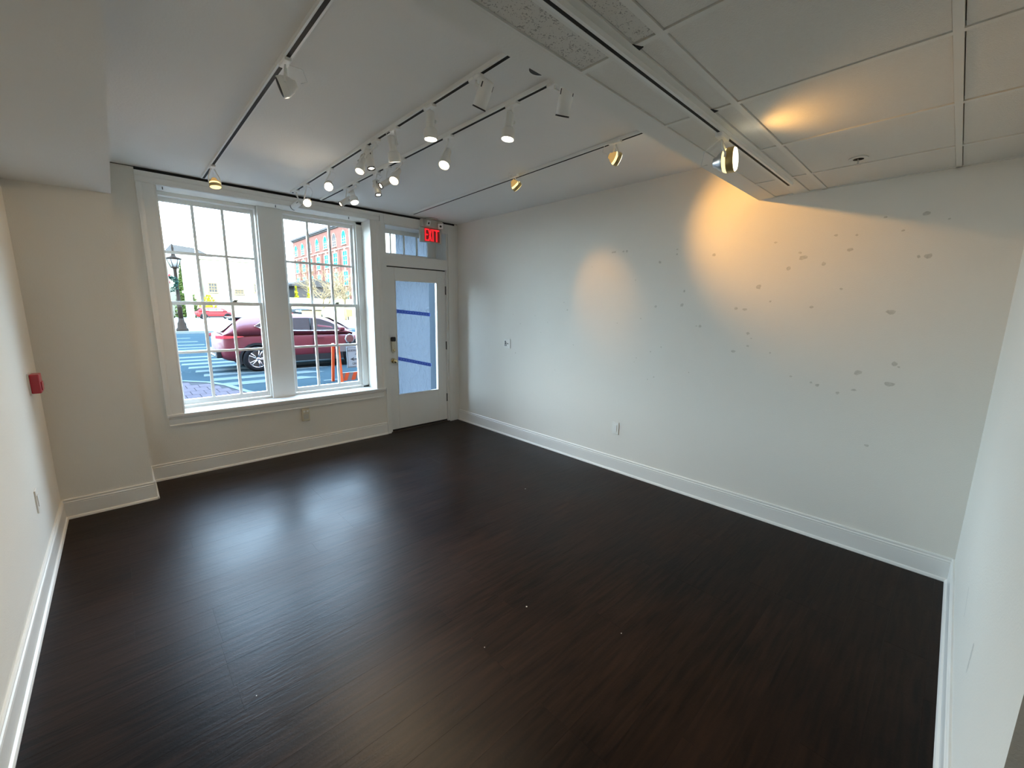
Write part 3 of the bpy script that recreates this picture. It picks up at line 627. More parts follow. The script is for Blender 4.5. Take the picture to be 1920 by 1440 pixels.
o = thing('light_switch_plate', 'narrow white switch plate low on the left wall', 'wall plate', (-4.015, -1.355, .478))
box('cover_plate', 'plate_white', 0, .007, -.038, .038, -.068, .068, o, bevel=.002); box('switch_paddle', 'trim_paint', .007, .010, -.016, .016, -.033, .033, o)
o = thing('fire_alarm_pull', 'red fire alarm box on the left wall', 'fire alarm', (-4.015, -.83, 1.10))
MB().box(0, .008, -.062, .062, -.068, .068).build('back_plate', 'plate_white', o)
MB().box(.008, .052, -.055, .055, -.062, .062).build('alarm_body', 'red_plastic', o, bevel=.006)
MB().box(.052, .058, -.035, .035, -.045, .01).build('pull_handle', 'red_plastic', o, bevel=.002)
o = thing('sprinkler_head', 'recessed sprinkler head in the tiled ceiling', 'sprinkler', (-.555, -4.42, ZT))
MB().lathe([(.035, 0), (.042, -.001), (.040, -.005), (.024, -.006)], Matrix.Translation((0, 0, .004)), n=24).build('escutcheon', 'grid_paint', o)
MB().lathe([(.024, -.0065), (.006, -.007)], Matrix.Translation((0, 0, .004)), n=20).build('recess', 'slot_dark', o)
MB().box(-.012, -.009, -.002, .002, -.028, 0).box(.009, .012, -.002, .002, -.028, 0).lathe([(.014, -.030), (.014, -.028)], None, n=12).build('deflector', 'steel', o)
o = thing('recessed_downlight', 'black recessed ceiling hole above the third track end', 'downlight', (-1.935, -3.36, CZ))
MB().lathe([(.060, -.0015), (.052, -.003)], None, n=28, cap0=False, cap1=False).build('trim_ring', 'lamp_white', o)
MB().lathe([(.053, -.0028), (.02, -.0022)], None, n=28, cap0=False).build('dark_opening', 'black', o)

# ------------------------------------------------------------------ outdoors: ground and our own building
GZ = -.12
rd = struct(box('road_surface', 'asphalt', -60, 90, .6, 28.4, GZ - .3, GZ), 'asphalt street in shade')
pz = struct(box('plaza_ground', 'plaza', -80, 160, 28.4, 260, GZ - .3, GZ + .01), 'sunlit pale concrete across the street')
struct(box('far_kerb', 'concrete', -60, 90, 28.2, 28.9, GZ - .1, GZ + .13))
fa = MB(); fa.box(-28, W0 - .1, .34, .62, -.4, 10.5).box(W1 + .1, -1.15, .34, .62, -.4, 10.5).box(.0, 32, .34, .62, -.4, 10.5).box(W0 - .1, 0, .34, .62, 2.70, 10.5).box(W0 - .1, W1 + .1, .34, .62, -.4, .55)
struct(box('entrance_return', 'grey_paint', -.17, .0, .34, 1.1, -.4, 2.7))
fa = struct(fa.build('building_facade', 'facade_brick'), 'front of the building seen from outside')
struct(box('building_upper_floors', 'facade_brick', -28, 32, -12, .34, 3.0, 10.5))
# sidewalk: asphalt patch border + pavers
sw_ = root('sidewalk', 'pink brick paver sidewalk outside the window')
poly = [(-9, .62), (.15, .62), (-.95, 2.6), (-1.62, 4.2), (-1.80, 4.95), (-1.95, 5.9), (-2.20, 6.6), (-2.62, 7.15), (-3.4, 7.5), (-9, 7.8)]
MB().prism(poly, GZ - .05, GZ + .018).build('sidewalk_bed', 'joint_dark', sw_)
kerb = MB()
edge = [Vector((x, y, GZ + .028)) for x, y in poly[1:]]
for a, b in zip(edge, edge[1:]):
    dd = (b - a).normalized(); nn = Vector((dd.y, -dd.x, 0)) * .06
    kerb.bm.faces.new([kerb.bm.verts.new(p) for p in (a - nn, b - nn, b + nn, a + nn)])
kerb.build('kerb_edge', 'concrete', sw_)
def inside(x, y):
    c = False; n = len(poly)
    for i in range(n):
        (x1, y1), (x2, y2) = poly[i], poly[i - 1]
        if (y1 > y) != (y2 > y) and x < (x2 - x1) * (y - y1) / (y2 - y1) + x1: c = not c
    return c
npv = 0; j = 0; yy = 1.5
while yy < 7.6:
    x = -3.75 + (.11 if j % 2 else 0)
    while x < .2:
        if all(inside(x + a * .14, yy + b * .24) for a in (-1, 1) for b in (-1, 1)) and npv < 295:
            plank_obj(x - .106, x + .106, yy - .206, yy + .206, 'paver', 'brick_pink', sw_, GZ, GZ + .03, .006); npv += 1
        x += .22
    yy += .42; j += 1
# crosswalk
cw = root('crosswalk', 'white painted crosswalk bars on the asphalt')
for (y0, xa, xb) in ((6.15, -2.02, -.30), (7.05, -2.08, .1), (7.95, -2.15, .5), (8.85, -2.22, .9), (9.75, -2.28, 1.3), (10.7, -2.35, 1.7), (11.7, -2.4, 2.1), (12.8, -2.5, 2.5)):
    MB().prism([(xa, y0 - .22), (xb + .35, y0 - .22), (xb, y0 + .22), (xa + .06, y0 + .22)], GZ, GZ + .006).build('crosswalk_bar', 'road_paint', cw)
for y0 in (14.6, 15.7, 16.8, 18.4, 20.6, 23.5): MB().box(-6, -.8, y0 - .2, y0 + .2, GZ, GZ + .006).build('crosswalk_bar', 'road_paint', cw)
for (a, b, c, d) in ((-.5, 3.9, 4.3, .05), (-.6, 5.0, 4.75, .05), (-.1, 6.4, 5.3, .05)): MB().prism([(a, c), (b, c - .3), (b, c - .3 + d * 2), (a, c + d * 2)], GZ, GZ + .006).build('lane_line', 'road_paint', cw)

# ------------------------------------------------------------------ cars
def car(name, label, loc, body, sc_=1.0, flip=False, detail=True, group=None):
    t = thing(name, label, 'car', loc, group)
    if flip: t.rotation_euler = (0, 0, PI)
    t.scale = (sc_, sc_, sc_)
    st = [(0.02,.60,.98,.46),(.10,.76,1.02,.36),(.28,.86,1.06,.28),(.7,.895,1.07,.24),(1.5,.90,1.05,.22),(2.4,.90,1.03,.22),(3.1,.895,1.01,.23),(3.6,.87,.98,.25),(4.0,.82,.92,.28),(4.25,.74,.84,.33),(4.40,.56,.74,.44)]
    secs = []
    for s, w_, zt, zb in st:
        h = zt - zb
        half = [(w_*.60, zb), (w_*.93, zb + .02*h), (w_*.99, zb + .22*h), (w_, zb + .45*h), (w_*.985, zb + .68*h), (w_*.965, zb + .86*h), (w_*.90, zt - .015), (w_*.55, zt + .01)]
        sec = [Vector((s, -a, b)) for a, b in half] + [Vector((s, a, b)) for a, b in half[::-1]]; secs.append(sec)
    s = MB(); s.loft(secs, closed=True); bmesh.ops.recalc_face_normals(s.bm, faces=s.bm.faces)
    me = bpy.data.meshes.new('body'); s.bm.to_mesh(me); s.bm.free(); me.materials.append(M[body]); tmp = bpy.data.objects.new('body_tmp', me); C.objects.link(tmp)
    sb = tmp.modifiers.new('s', 'SUBSURF'); sb.levels = 2; sb.render_levels = 2
    cs = []
    for sx_ in (.85, 3.50):
        for sy in (-1, 1):
            cc = MB().lathe([(.385, -.28), (.385, .28)], along((0, 1, 0), (sx_, sy * .88, .345)), n=32).build('cut', 'car_black'); cs.append(cc)
            bo = tmp.modifiers.new('b', 'BOOLEAN'); bo.operation = 'DIFFERENCE'; bo.object = cc; bo.solver = 'EXACT'
    dg = bpy.context.evaluated_depsgraph_get(); nm = bpy.data.meshes.new_from_object(tmp.evaluated_get(dg)); nm.name = 'body'
    for p in nm.polygons: p.use_smooth = True
    for q in cs + [tmp]: bpy.data.objects.remove(q, do_unlink=True)
    ob = bpy.data.objects.new('body', nm); C.objects.link(ob); ob.parent = t
    gs = [(.14,.72,.66,1.06),(.34,.84,.70,1.24),(.52,.865,.68,1.40),(.60,.87,.66,1.445),(1.2,.875,.64,1.515),(1.9,.875,.63,1.54),(2.5,.87,.63,1.51),(2.85,.865,.64,1.41),(3.2,.85,.68,1.22),(3.5,.82,.74,1.01)]
    def gy(sx_, z):
        for a, b in zip(gs, gs[1:]):
            if a[0] <= sx_ <= b[0]:
                u = (sx_ - a[0]) / (b[0] - a[0]); wb_, wt_, zt_ = (a[k] + (b[k] - a[k]) * u for k in (1, 2, 3)); v = max(0, min(1, (z - .98) / max(.02, zt_ - .05 - .98)))
                return wb_ + (wt_ + .05 - wb_) * v
        return .8
    secs = []
    for s_, wb_, wt_, zt_ in gs:
        zl = zt_ - .05
        half = [(wb_, .98), (wb_ + (wt_ + .05 - wb_) * .5, .98 + (zl - .98) * .5), (wt_ + .05, zl), (wt_ - .03, zt_ - .012), (wt_ * .5, zt_)]
        secs.append([Vector((s_, -a, b)) for a, b in half] + [Vector((s_, a, b)) for a, b in half[::-1]])
    s = MB(); s.loft(secs, closed=True); go = s.build('cabin', body, t)
    def side(poly, nm, m, off, par=t):
        s = MB()
        for sg in (-1, 1):
            n = len(poly); vs = [s.bm.verts.new((x, sg * (gy(x, z) + off), z)) for x, z in poly]; cxx = sum(p[0] for p in poly) / n; czz = sum(p[1] for p in poly) / n
            c = s.bm.verts.new((cxx, sg * (gy(cxx, czz) + off + .004), czz))
            for k in range(n): s.bm.faces.new((vs[k], vs[(k+1) % n], c)).smooth = True
        return s.build(nm, m, par)
    gl = [(.86,1.22),(1.02,1.30),(1.30,1.385),(1.7,1.43),(2.2,1.435),(2.55,1.405),(2.85,1.30),(3.12,1.14),(3.20,1.06),(2.6,1.065),(1.9,1.08),(1.3,1.11),(1.0,1.16)]
    side(gl, 'side_glass', 'car_glass', .012)
    tr_ = MB()
    for sg in (-1, 1):
        pts = [(3.20, 1.055), (2.6, 1.06), (1.9, 1.075), (1.3, 1.105), (1.0, 1.155), (.845, 1.22), (1.0, 1.305), (1.25, 1.38)]
        tr_.tube([(x, sg * (gy(x, z) + .018), z) for x, z in pts], .012, 6)
    tr_.build('window_trim', 'chrome', t)
    for x in (1.38, 2.25): 
        pl = MB()
        for sg in (-1, 1): pl.tube([(x, sg * (gy(x, 1.09) + .016), 1.09), (x + .03, sg * (gy(x, 1.42) + .016), 1.42)], .022, 4)
        pl.build('window_pillar', 'car_black', t)
    s = MB(); rw = [(.10, 1.06, .60), (.20, 1.12, .63), (.33, 1.235, .62), (.50, 1.385, .60)]
    s.loft([[Vector((x - .02, yv * w_, z + .012)) for yv in (-1, -.5, 0, .5, 1)] for x, z, w_ in rw]); s.build('rear_window', 'car_glass', t)
    s = MB(); s.loft([[Vector((x + .015, yv * w_, z + .012)) for yv in (-1, -.5, 0, .5, 1)] for x, z, w_ in [(3.5, 1.03, .72), (3.2, 1.235, .66), (2.86, 1.425, .60)]]); s.build('windshield', 'car_glass', t)
    MB().box(.42, .68, -.60, .60, 1.415, 1.450).build('spoiler', 'car_black', t, bevel=.01)
    tl = MB()
    for sg in (-1, 1):
        tl.loft([[Vector((x, sg * w_, z)) for z in zs] for x, w_, zs in [(.0, .50, (.90, .985)), (.06, .70, (.90, .985)), (.20, .842, (.91, .98)), (.42, .895, (.93, .97)), (.56, .905, (.95, .958))]])
    tl.build('tail_light', 'tail_red', t)
    MB().box(-.035, .10, -.66, .66, .40, .60).build('rear_bumper', 'car_black', t, bevel=.03)
    MB().box(-.045, .0, -.50, .50, .44, .49).build('skid_plate', 'white_plastic', t, bevel=.01)
    cl = MB()
    for sg in (-1, 1):
        cl.box(1.25, 3.10, sg * .905 - .012, sg * .905 + .012, .22, .40)
        for cx_ in (.85, 3.50):
            arc = [(cx_ + .44 * math.cos(a), .345 + .44 * math.sin(a)) for a in [PI * k / 14 - .15 for k in range(0, 17)]]; inn = [(cx_ + .375 * math.cos(a), .345 + .375 * math.sin(a)) for a in [PI * k / 14 - .15 for k in range(16, -1, -1)]]
            for i in range(len(arc) - 1):
                j2 = len(arc) - 1 - i
                q4 = [arc[i], arc[i + 1], inn[j2 - 1], inn[j2]]
                def wy(x): 
                    for a_, b_ in zip(st, st[1:]):
                        if a_[0] <= x <= b_[0]: u = (x - a_[0]) / (b_[0] - a_[0]); return a_[1] + (b_[1] - a_[1]) * u
                    return .9
                cl.bm.faces.new([cl.bm.verts.new((x, sg * (wy(x) + .006), z)) for x, z in q4])
    cl.build('wheel_arch_cladding', 'car_black', t)
    for cx_ in (.85, 3.50):
        for sg in (-1, 1):
            mt = along((0, sg, 0), (cx_, sg * .80, .345))
            wv = MB().lathe([(.20, -.10), (.32, -.10), (.345, -.07), (.345, .07), (.325, .10), (.235, .10), (.225, .085)], mt, n=36, cap0=False, cap1=False).build('wheel', 'tyre', t)
            if detail:
                rm = MB().lathe([(.235, .088), (.222, .094), (.215, .06), (.21, -.02)], mt, n=36, cap0=False, cap1=False)
                for k in range(10):
                    a = 2 * PI * (k // 2) / 5 + (k % 2 - .5) * .34; rm.tube([mt @ Vector((.03 * math.cos(a), .03 * math.sin(a), .075)), mt @ Vector((.13 * math.cos(a), .13 * math.sin(a), .08)), mt @ Vector((.225 * math.cos(a * 1.0), .225 * math.sin(a), .085))], .016, 5)
                rm.lathe([(.045, .07), (.04, .09), (.01, .092)], mt, n=16); rm.build('rim', 'rim_metal', wv)
                MB().lathe([(.21, -.02), (.02, -.02)], mt, n=24, cap0=False).build('brake_disc', 'dark_steel', wv)
    mr = MB()
    for sg in (-1, 1): mr.box(3.0, 3.16, sg * .98 - .09, sg * .98 + .09, 1.06, 1.17)
    mr.build('side_mirror', body, t, bevel=.03)
    if detail:
        lf = MB()
        for x in (1.32, 2.28, 3.25): lf.box(x - .004, x + .004, -.909, -.896, .42, 1.0)
        lf.build('door_seam', 'car_black', t)
        dh = MB()
        for x in (1.55, 2.50): dh.box(x - .09, x + .09, -.925, -.895, .86, .885)
        dh.build('door_handle', body, t, bevel=.006)
        pf = MB(); pf.tube([(2.35, -.3, 1.12), (2.30, -.3, 1.26)], .10, 8, .06); pf.build('steering_wheel', 'car_black', t)
    return t
car('hatchback_car', 'dark red crossover car driving past right outside the window', (-1.76, 8.74, GZ), 'car_red')
car('parked_car', 'small bright red parked car far across the street behind the lamp post', (4.0, 64.5, GZ), 'car_red_bright', detail=False)
car('parked_car', 'dark parked car in the distance behind the passing crossover', (12.8, 56, GZ), 'car_black', detail=False)

# ------------------------------------------------------------------ barricade and sign
def text_mesh(name, body, size, m, parent, loc, rot, ext=.001):
    cu = bpy.data.curves.new(name, 'FONT'); cu.body = body; cu.size = size; cu.align_x = 'CENTER'; cu.extrude = ext
    tmp = bpy.data.objects.new('tmp', cu); C.objects.link(tmp); dg = bpy.context.evaluated_depsgraph_get(); me = bpy.data.meshes.new_from_object(tmp.evaluated_get(dg)); bpy.data.objects.remove(tmp, do_unlink=True)
    me.materials.clear(); me.materials.append(M[m]); o = bpy.data.objects.new(name, me); C.objects.link(o); o.parent = parent; o.location = loc; o.rotation_euler = rot; return o
sg = thing('sidewalk_sign', 'white sidewalk closed sign with left arrow on an orange barricade', 'sign', (.60, 4.85, GZ))
box('sign_panel', 'white_board', -.315, .315, -.006, .006, .33, .83, sg, bevel=.004)
fb = MB()
for a in ((-.30, .30, .345, .353), (-.30, .30, .807, .815)): fb.box(a[0], a[1], -.0085, -.006, a[2], a[3])
fb.box(-.30, -.292, -.0085, -.006, .345, .815).box(.292, .30, -.0085, -.006, .345, .815); fb.build('sign_border', 'sign_ink', sg)
for tx, sz, z in (('SIDEWALK CLOSED', .068, .715), ('AHEAD', .070, .625), ('CROSS HERE', .068, .405)): text_mesh('sign_text', tx, sz, 'sign_ink', sg, (0, -.0075, z), (PI / 2, 0, 0))
MB().box(-.15, .25, -.0085, -.006, .523, .541).prism([(-.24, .532), (-.14, .575), (-.16, .532), (-.14, .489)], .006, .0085, Matrix.Rotation(PI / 2, 4, 'X')).build('sign_arrow', 'sign_ink', sg)
bc = thing('barricade', 'orange and white folding barricade standing on the pavement outside', 'barricade', (.60, 4.95, GZ))
for x in (-.47, .47):
    MB().box(-.035, .035, -.02, .02, 0, .92, Matrix.Translation((x, -.12, 0)) @ Matrix.Rotation(-.14, 4, 'X')).build('leg', 'orange', bc)
    MB().box(-.03, .03, -.02, .02, 0, .92, Matrix.Translation((x - .09, .18, 0)) @ Matrix.Rotation(.14, 4, 'X')).build('leg', 'white_plastic' if x > 0 else 'orange', bc)
lb = box('lower_board', 'white_plastic', -.44, .44, -.085, -.06, .03, .22, bc)
box('upper_board', 'white_plastic', -.44, .44, -.05, -.02, .72, .90, bc)
for k in range(5):
    x = -.42 + k * .19; MB().prism([(x, .03), (x + .09, .03), (x + .16, .22), (x + .07, .22)], .0852, .088, Matrix.Rotation(PI / 2, 4, 'X')).build('orange_stripe', 'orange', bc)
MB().lathe([(.09, -.02), (.10, 0), (.09, .02)], along((0, -1, 0), (-.19, -.03, 1.02)), n=8).build('warning_light', 'lamp_pink', bc)
MB().lathe([(.102, -.012), (.112, -.008), (.112, .008), (.102, .012)], along((0, -1, 0), (-.19, -.03, 1.02)), n=8, cap0=False, cap1=False).build('light_rim', 'white_board', bc)
box('light_mount', 'car_black', -.22, -.16, -.05, -.01, .88, .94, bc)

# ------------------------------------------------------------------ street lamp, wreath, pole
sl = thing('street_lamp', 'brown ornamental lamp post on the far kerb', 'street lamp', (-.45, 30.8, GZ))
MB().lathe([(.34, 0), (.34, .18), (.26, .28), (.24, .55), (.17, .70), (.15, .9)], None, n=12).build('post_base', 'iron_brown', sl)
MB().lathe([(.13, .88), (.13, 1.6), (.16, 1.64), (.11, 1.7), (.085, 4.05), (.12, 4.1), (.06, 4.18)], None, n=12).build('post', 'iron_brown', sl)
lh = MB().lathe([(.20, 4.15), (.22, 4.2), (.20, 4.22)], None, n=6); 
for k in range(6):
    a = 2 * PI * k / 6; lh.tube([(.20 * math.cos(a), .20 * math.sin(a), 4.2), (.38 * math.cos(a), .38 * math.sin(a), 4.72)], .02, 4)
lh.lathe([(.40, 4.72), (.44, 4.75), (.40, 4.80)], None, n=6); lh.build('lantern_cage', 'iron_brown', sl)
MB().lathe([(.40, 4.79), (.16, 4.88), (.10, 5.0), (.13, 5.1), (.05, 5.2), (.07, 5.4), (.02, 5.75)], None, n=8).build('lantern_cap', 'iron_brown', sl)
MB().lathe([(.18, 4.21), (.35, 4.71)], None, n=6).build('lantern_glass', 'white_plastic', sl)
wr = thing('holiday_wreath', 'green wreath hung on the street lamp across the road', 'wreath', (-.88, 30.35, 3.02))
s = MB(); random.seed(11)
for k in range(64):
    a = 2 * PI * k / 64 + random.uniform(-.05, .05); rr = .42 + random.uniform(-.12, .12); c = Vector((rr * math.cos(a), random.uniform(-.08, .08), rr * math.sin(a)))
    dd = Vector((math.cos(a + random.uniform(.5, 2)), random.uniform(-.4, .4), math.sin(a + random.uniform(.5, 2)))); s.tube([c - dd * .1, c, c + dd * .1], .05, 4, .015)
s.build('branches', 'wreath_green', wr)
s = MB().lathe([(.02, -.02), (.10, 0), (.02, .02)], along((0, -1, 0), (-.1, -.16, .40)), n=8)
for q in ((-.3, .52), (.08, .55), (-.28, .02), (0, .0)): s.tube([(-.1, -.16, .4), (q[0], -.16, q[1])], .03, 4, .09)
s.build('red_bow', 'car_red_bright', wr)
up = thing('utility_pole', 'white square column behind the street lamp', 'pole', (1.55, 45, GZ))
MB().box(-.28, .28, -.2, .2, 0, 5.8).box(-.42, .42, -.28, .28, 2.9, 3.1).box(-.36, .36, -.24, .24, 0, .4).build('column_shaft', 'pole_white', up)
ub = thing('utility_box', 'pale green utility cabinet left of the street lamp', 'cabinet', (-1.9, 34, GZ))
box('cabinet_body', 'concrete', -.6, .6, -.3, .3, 0, 1.7, ub, bevel=.03); box('cabinet_door', 'pole_white', -.5, .5, -.32, -.3, .1, 1.6, ub)

# ------------------------------------------------------------------ far buildings
def window_on(par, nm, cx_, cz_, wd, h, axis, plane, sgn=-1, arch=False, panes=(2, 3), frame='stone_trim', glass='far_glass', surround=True):
    """window on a wall facing -Y (axis 'y') or -X (axis 'x')"""
    def bx(s, a0, a1, z0, z1, d0, d1):
        if axis == 'y': s.box(a0, a1, plane + d0, plane + d1, z0, z1)
        else: s.box(plane + d0, plane + d1, a0, a1, z0, z1)
    s = MB(); f = .10
    bx(s, cx_ - wd/2 - f, cx_ - wd/2, cz_ - h/2, cz_ + h/2, -.12, .02); bx(s, cx_ + wd/2, cx_ + wd/2 + f, cz_ - h/2, cz_ + h/2, -.12, .02)
    bx(s, cx_ - wd/2 - f - .1, cx_ + wd/2 + f + .1, cz_ - h/2 - .2, cz_ - h/2, -.2, .02)
    if not arch: bx(s, cx_ - wd/2 - f, cx_ + wd/2 + f, cz_ + h/2, cz_ + h/2 + .15, -.14, .02); bx(s, cx_ - .2, cx_ + .2, cz_ + h/2 + .1, cz_ + h/2 + .9, -.22, .02) if surround else None
    for k in range(1, panes[0]): q = cx_ - wd/2 + wd * k / panes[0]; bx(s, q - .04, q + .04, cz_ - h/2, cz_ + h/2, -.07, .02)
    for k in range(1, panes[1]): q = cz_ - h/2 + h * k / panes[1]; bx(s, cx_ - wd/2, cx_ + wd/2, q - .04, q + .04, -.07, .02)
    if arch:
        n = 8; 
        for i in range(n):
            a0, a1 = PI * i / n, PI * (i + 1) / n; ro, ri = wd/2 + f, wd/2
            pts = [(cx_ + ro * math.cos(a0), cz_ + h/2 + ro * math.sin(a0)), (cx_ + ro * math.cos(a1), cz_ + h/2 + ro * math.sin(a1)), (cx_ + ri * math.cos(a1), cz_ + h/2 + ri * math.sin(a1)), (cx_ + ri * math.cos(a0), cz_ + h/2 + ri * math.sin(a0))]
            vs = [s.bm.verts.new((p[0], plane - .12, p[1]) if axis == 'y' else (plane - .12, p[0], p[1])) for p in pts]; s.bm.faces.new(vs)
    wo_ = s.build(nm, frame, par)
    g = MB(); bx(g, cx_ - wd/2, cx_ + wd/2, cz_ - h/2, cz_ + h/2, -.03, .0)
    if arch:
        pts = [(cx_ + wd/2 * math.cos(PI * i / 8), cz_ + h/2 + wd/2 * math.sin(PI * i / 8)) for i in range(9)]
        g.bm.faces.new([g.bm.verts.new((p[0], plane - .03, p[1]) if axis == 'y' else (plane - .03, p[0], p[1])) for p in pts])
    g.build('glazing', glass, wo_)
    return wo_
bb = thing('brick_building', 'tall red brick building with arched top windows beyond the bare trees', 'building', (31.7, 85, GZ))
bb.location = (0, 0, 0)
box('brick_wall', 'brick_red', 31.7, 60, 68, 116, GZ, 18.2, bb)
MB().box(31.2, 60.5, 67.6, 116.5, 18.2, 18.6).box(31.45, 60.2, 67.8, 116.2, 17.95, 18.2).build('cornice', 'roof_grey', bb)
box('stone_band', 'stone_trim', 31.55, 31.7, 68, 116, 13.55, 13.75, bb)
k = 0; yc = 113.6
while yc > 71:
    dark = k % 3 == 2
    window_on(bb, 'arched_window', yc, 15.2, 2.0, 1.6, 'x', 31.7, arch=True, glass='roof_grey' if dark else 'far_glass')
    for z in (11.6, 7.6, 3.6): window_on(bb, 'window', yc - .2, z, 2.1, 2.7, 'x', 31.7)
    box('pilaster', 'brick_red', 31.5, 31.7, yc - 2.85, yc - 2.35, GZ, 13.5, bb)
    yc -= 5.15; k += 1
cb = thing('cream_building', 'sunlit cream building with small barred windows across the plaza', 'building', (10, 75, GZ)); cb.location = (0, 0, 0)
box('cream_wall', 'cream_wall', 6.6, 17.6, 75, 92, GZ, 8.6, cb)
box('parapet', 'cream_wall', 6.4, 17.8, 74.8, 92.2, 8.6, 9.0, cb)
box('wing_wall', 'cream_wall', 2.5, 6.6, 79, 92, GZ, 9.6, cb)
MB().prism([(3.6, 9.6), (9.6, 9.0), (6.8, 10.6), (3.6, 10.9)], -92, -79.5, Matrix.Rotation(PI / 2, 4, 'X')).build('roof', 'roof_grey', cb)
for x, z, w_, h in ((7.75, 4.4, .95, 1.25), (11.2, 3.9, 1.1, .55), (13.9, 4.6, .95, 1.2)): window_on(cb, 'window', x, z, w_, h, 'y', 75, panes=(3, 3), frame='bark', glass='black', surround=False)
pb = thing('pale_building', 'pale yellow building seen through the left transom panes', 'building', (30, 52, GZ)); pb.location = (0, 0, 0)
box('pale_wall', 'cream_wall', 30, 60, 50, 65.5, GZ, 17, pb); box('stone_band', 'stone_trim', 29.85, 30, 50, 65.5, 10.4, 10.8, pb); box('parapet', 'cream_wall', 29.8, 60.2, 49.8, 65.7, 17, 17.5, pb)
for yy_ in (53, 57.5, 62): window_on(pb, 'window', yy_, 8.2, 1.6, 1.9, 'x', 30, frame='pole_white', glass='roof_grey', surround=False)
lbd = thing('row_house', 'tan house top behind the street lamp at the left window edge', 'building', (0, 70, GZ)); lbd.location = (0, 0, 0)
box('house_wall', 'cream_wall', -3, 1.9, 72, 84, GZ, 9.3, lbd); box('house_roof', 'roof_grey', -3.3, 2.2, 71.6, 84.4, 9.3, 9.6, lbd)
window_on(lbd, 'window', .9, 8.0, 1.1, .9, 'y', 72, panes=(3, 1), frame='pole_white', glass='far_glass', surround=False)
gb = thing('low_grey_building', 'low dark roofed building beside the brick building', 'building', (25, 92, GZ)); gb.location = (0, 0, 0)
box('grey_wall', 'roof_grey', 22, 31, 84, 110, GZ, 5.6, gb); MB().prism([(21.5, 5.6), (31.4, 5.6), (31.4, 6.0), (26, 7.2), (21.5, 6.0)], -110, -83.5, Matrix.Rotation(PI / 2, 4, 'X')).build('grey_roof', 'roof_grey', gb)
lw = tag(box('garden_wall', 'beige_wall', 12.8, 34, 58, 58.5, GZ, 2.9), 'low sunlit beige wall under the bare trees', 'wall')
tag(box('grass_strip', 'grass', 22, 40, 44, 49, GZ, GZ + .06), 'yellow green grass strip before the beige wall', 'lawn'); bpy.data.objects['grass_strip']['kind'] = 'stuff'
rs = thing('red_notice_board', 'small orange red board near the garden wall', 'sign', (20.4, 54.5, GZ)); box('board', 'orange', -.55, .55, -.05, .05, .5, 1.5, rs); box('post', 'iron_brown', -.05, .05, .05, .12, 0, 1.5, rs)
bn = thing('wooden_bin', 'brown slatted bin in front of the garden wall', 'bin', (15.3, 54, GZ)); box('bin_body', 'bark', -1.1, 1.1, -.4, .4, 0, 1.3, bn); box('bin_lid', 'iron_brown', -1.15, 1.15, -.45, .45, 1.3, 1.4, bn)

# ------------------------------------------------------------------ trees and shrubs
def bare_tree(x, y, h, label, seed):
    random.seed(seed); t = thing('bare_tree', label, 'tree', (x, y, GZ), 'leafless street trees'); tk = MB(); brn = MB()
    tk.tube([(0, 0, 0), (.05, 0, h * .12), (0, .05, h * .28), (.05, 0, h * .42)], .15, 7, .09); tk.build('trunk', 'bark', t)
    def grow(p, d, L, r, lev):
        if lev == 0 or L < .25: return
        q = p + d * L * .5 + Vector([random.uniform(-.06, .06) * L for _ in range(3)]); e = q + (d + Vector([random.uniform(-.25, .25) for _ in range(3)])).normalized() * L * .5
        brn.tube([p, q, e], max(r, .016), 3 if lev < 4 else 5, r * .6)
        for _ in range(3 if lev > 1 else 2):
            nd = (d + Vector((random.uniform(-.9, .9), random.uniform(-.9, .9), random.uniform(-.25, .6)))).normalized()
            grow(p + (e - p) * random.uniform(.45, 1), nd, L * random.uniform(.66, .86), r * .62, lev - 1)
    for k in range(6):
        a = 2 * PI * k / 6 + random.uniform(-.3, .3); z = h * random.uniform(.25, .42)
        grow(Vector((0, 0, z)), Vector((math.cos(a) * .75, math.sin(a) * .75, random.uniform(.35, 1.0))).normalized(), h * .26, .07, 5)
    b = brn.build('branches', 'bark', t); b['kind'] = 'stuff'
bare_tree(14.4, 47, 6.6, 'leafless tree standing left of the middle muntin of the right window', 1)
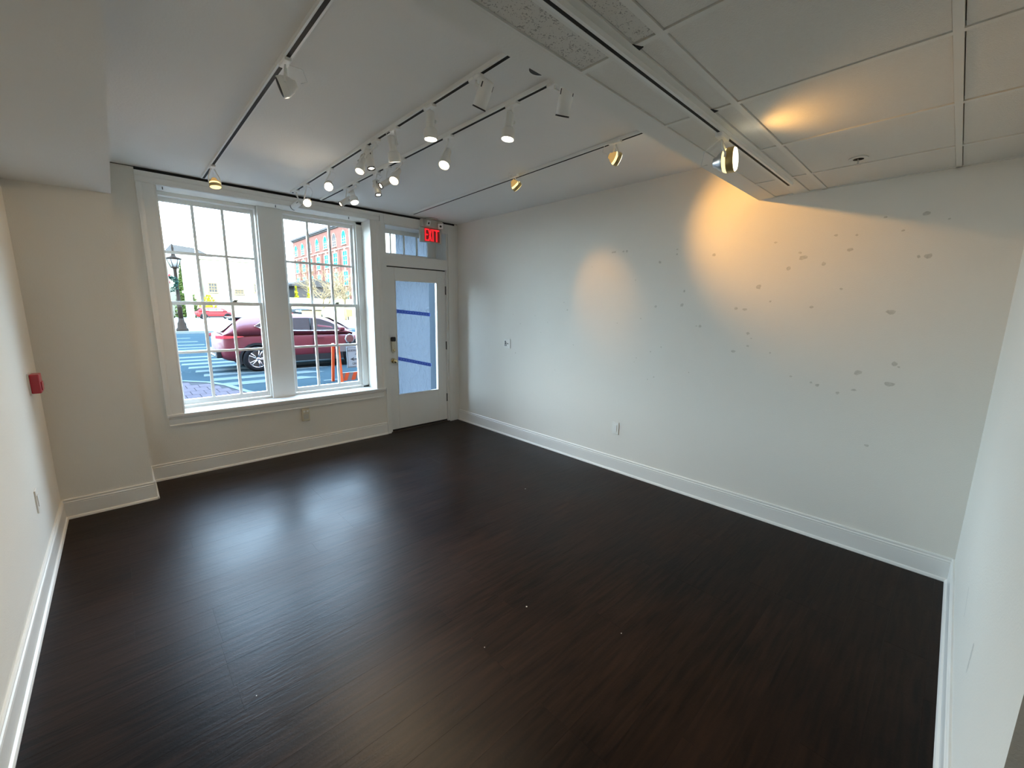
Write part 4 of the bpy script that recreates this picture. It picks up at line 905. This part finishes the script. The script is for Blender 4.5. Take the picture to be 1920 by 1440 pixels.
bare_tree(19.6, 53.5, 7.2, 'leafless tree nearest the right edge of the right window', 2)
def foliage(s, c, rx, rz, n, leaf, cone=False):
    for _ in range(n):
        u = random.random(); a = random.uniform(0, 2 * PI); rad = rx * ((1 - u) if cone else math.sin(PI * (u * .9 + .05))) * random.uniform(.6, 1.05)
        p = Vector((c[0] + rad * math.cos(a), c[1] + rad * math.sin(a), c[2] + u * rz)); q = Vector([random.uniform(-1, 1) for _ in range(3)]).normalized(); r = q.orthogonal().normalized()
        s.bm.faces.new([s.bm.verts.new(v) for v in (p - q * leaf, p + r * leaf * .5, p + q * leaf, p - r * leaf * .5)])
def shrub(x, y, rx, h, m, label, cone=True, n=420, leaf=.16, nm='conical_shrub', z=GZ, group=None):
    t = thing(nm, label, 'shrub', (x, y, z), group); s = MB(); foliage(s, (0, 0, .1), rx, h, n, leaf, cone); f = s.build('foliage', m, t, recalc=False); f['kind'] = 'stuff'
    s = MB().lathe([(rx * .62, .15), (rx * .5, h * .35), (rx * .25, h * .7), (.03, h * .97)], None, n=9); s.build('inner_mass', m, t); return t
random.seed(5)
for x, lb in ((13.8, 'leftmost of the yellow conical shrubs behind the low wall'), (15.4, 'middle yellow conical shrub behind the low wall'), (17.1, 'rightmost of the yellow conical shrubs behind the low wall')): shrub(x, 60.2, .75, 4.6, 'yellow_leaf', lb, group='yellow shrubs behind the low wall')
shrub(21.6, 61, 1.7, 3.9, 'bark', 'brown leafless hedge mound behind the low wall', cone=False, nm='hedge'); shrub(25.8, 61, 1.9, 4.1, 'yellow_leaf', 'round yellow brown hedge at the right of the low wall', cone=False, nm='hedge')
shrub(3.7, 69.5, 1.5, 7.6, 'green_leaf', 'tall narrow evergreen beside the cream building', n=900, leaf=.28, nm='evergreen_tree')
shrub(6.3, 69.5, 1.1, 3.2, 'yellow_leaf', 'yellow green bush below the tall evergreen', cone=False, nm='bush')
shrub(-.7, 62, 1.3, 3.0, 'yellow_leaf', 'yellow bush behind the street lamp post', cone=False, nm='bush')

# matching scale for lights
sc.render.film_transparent = False
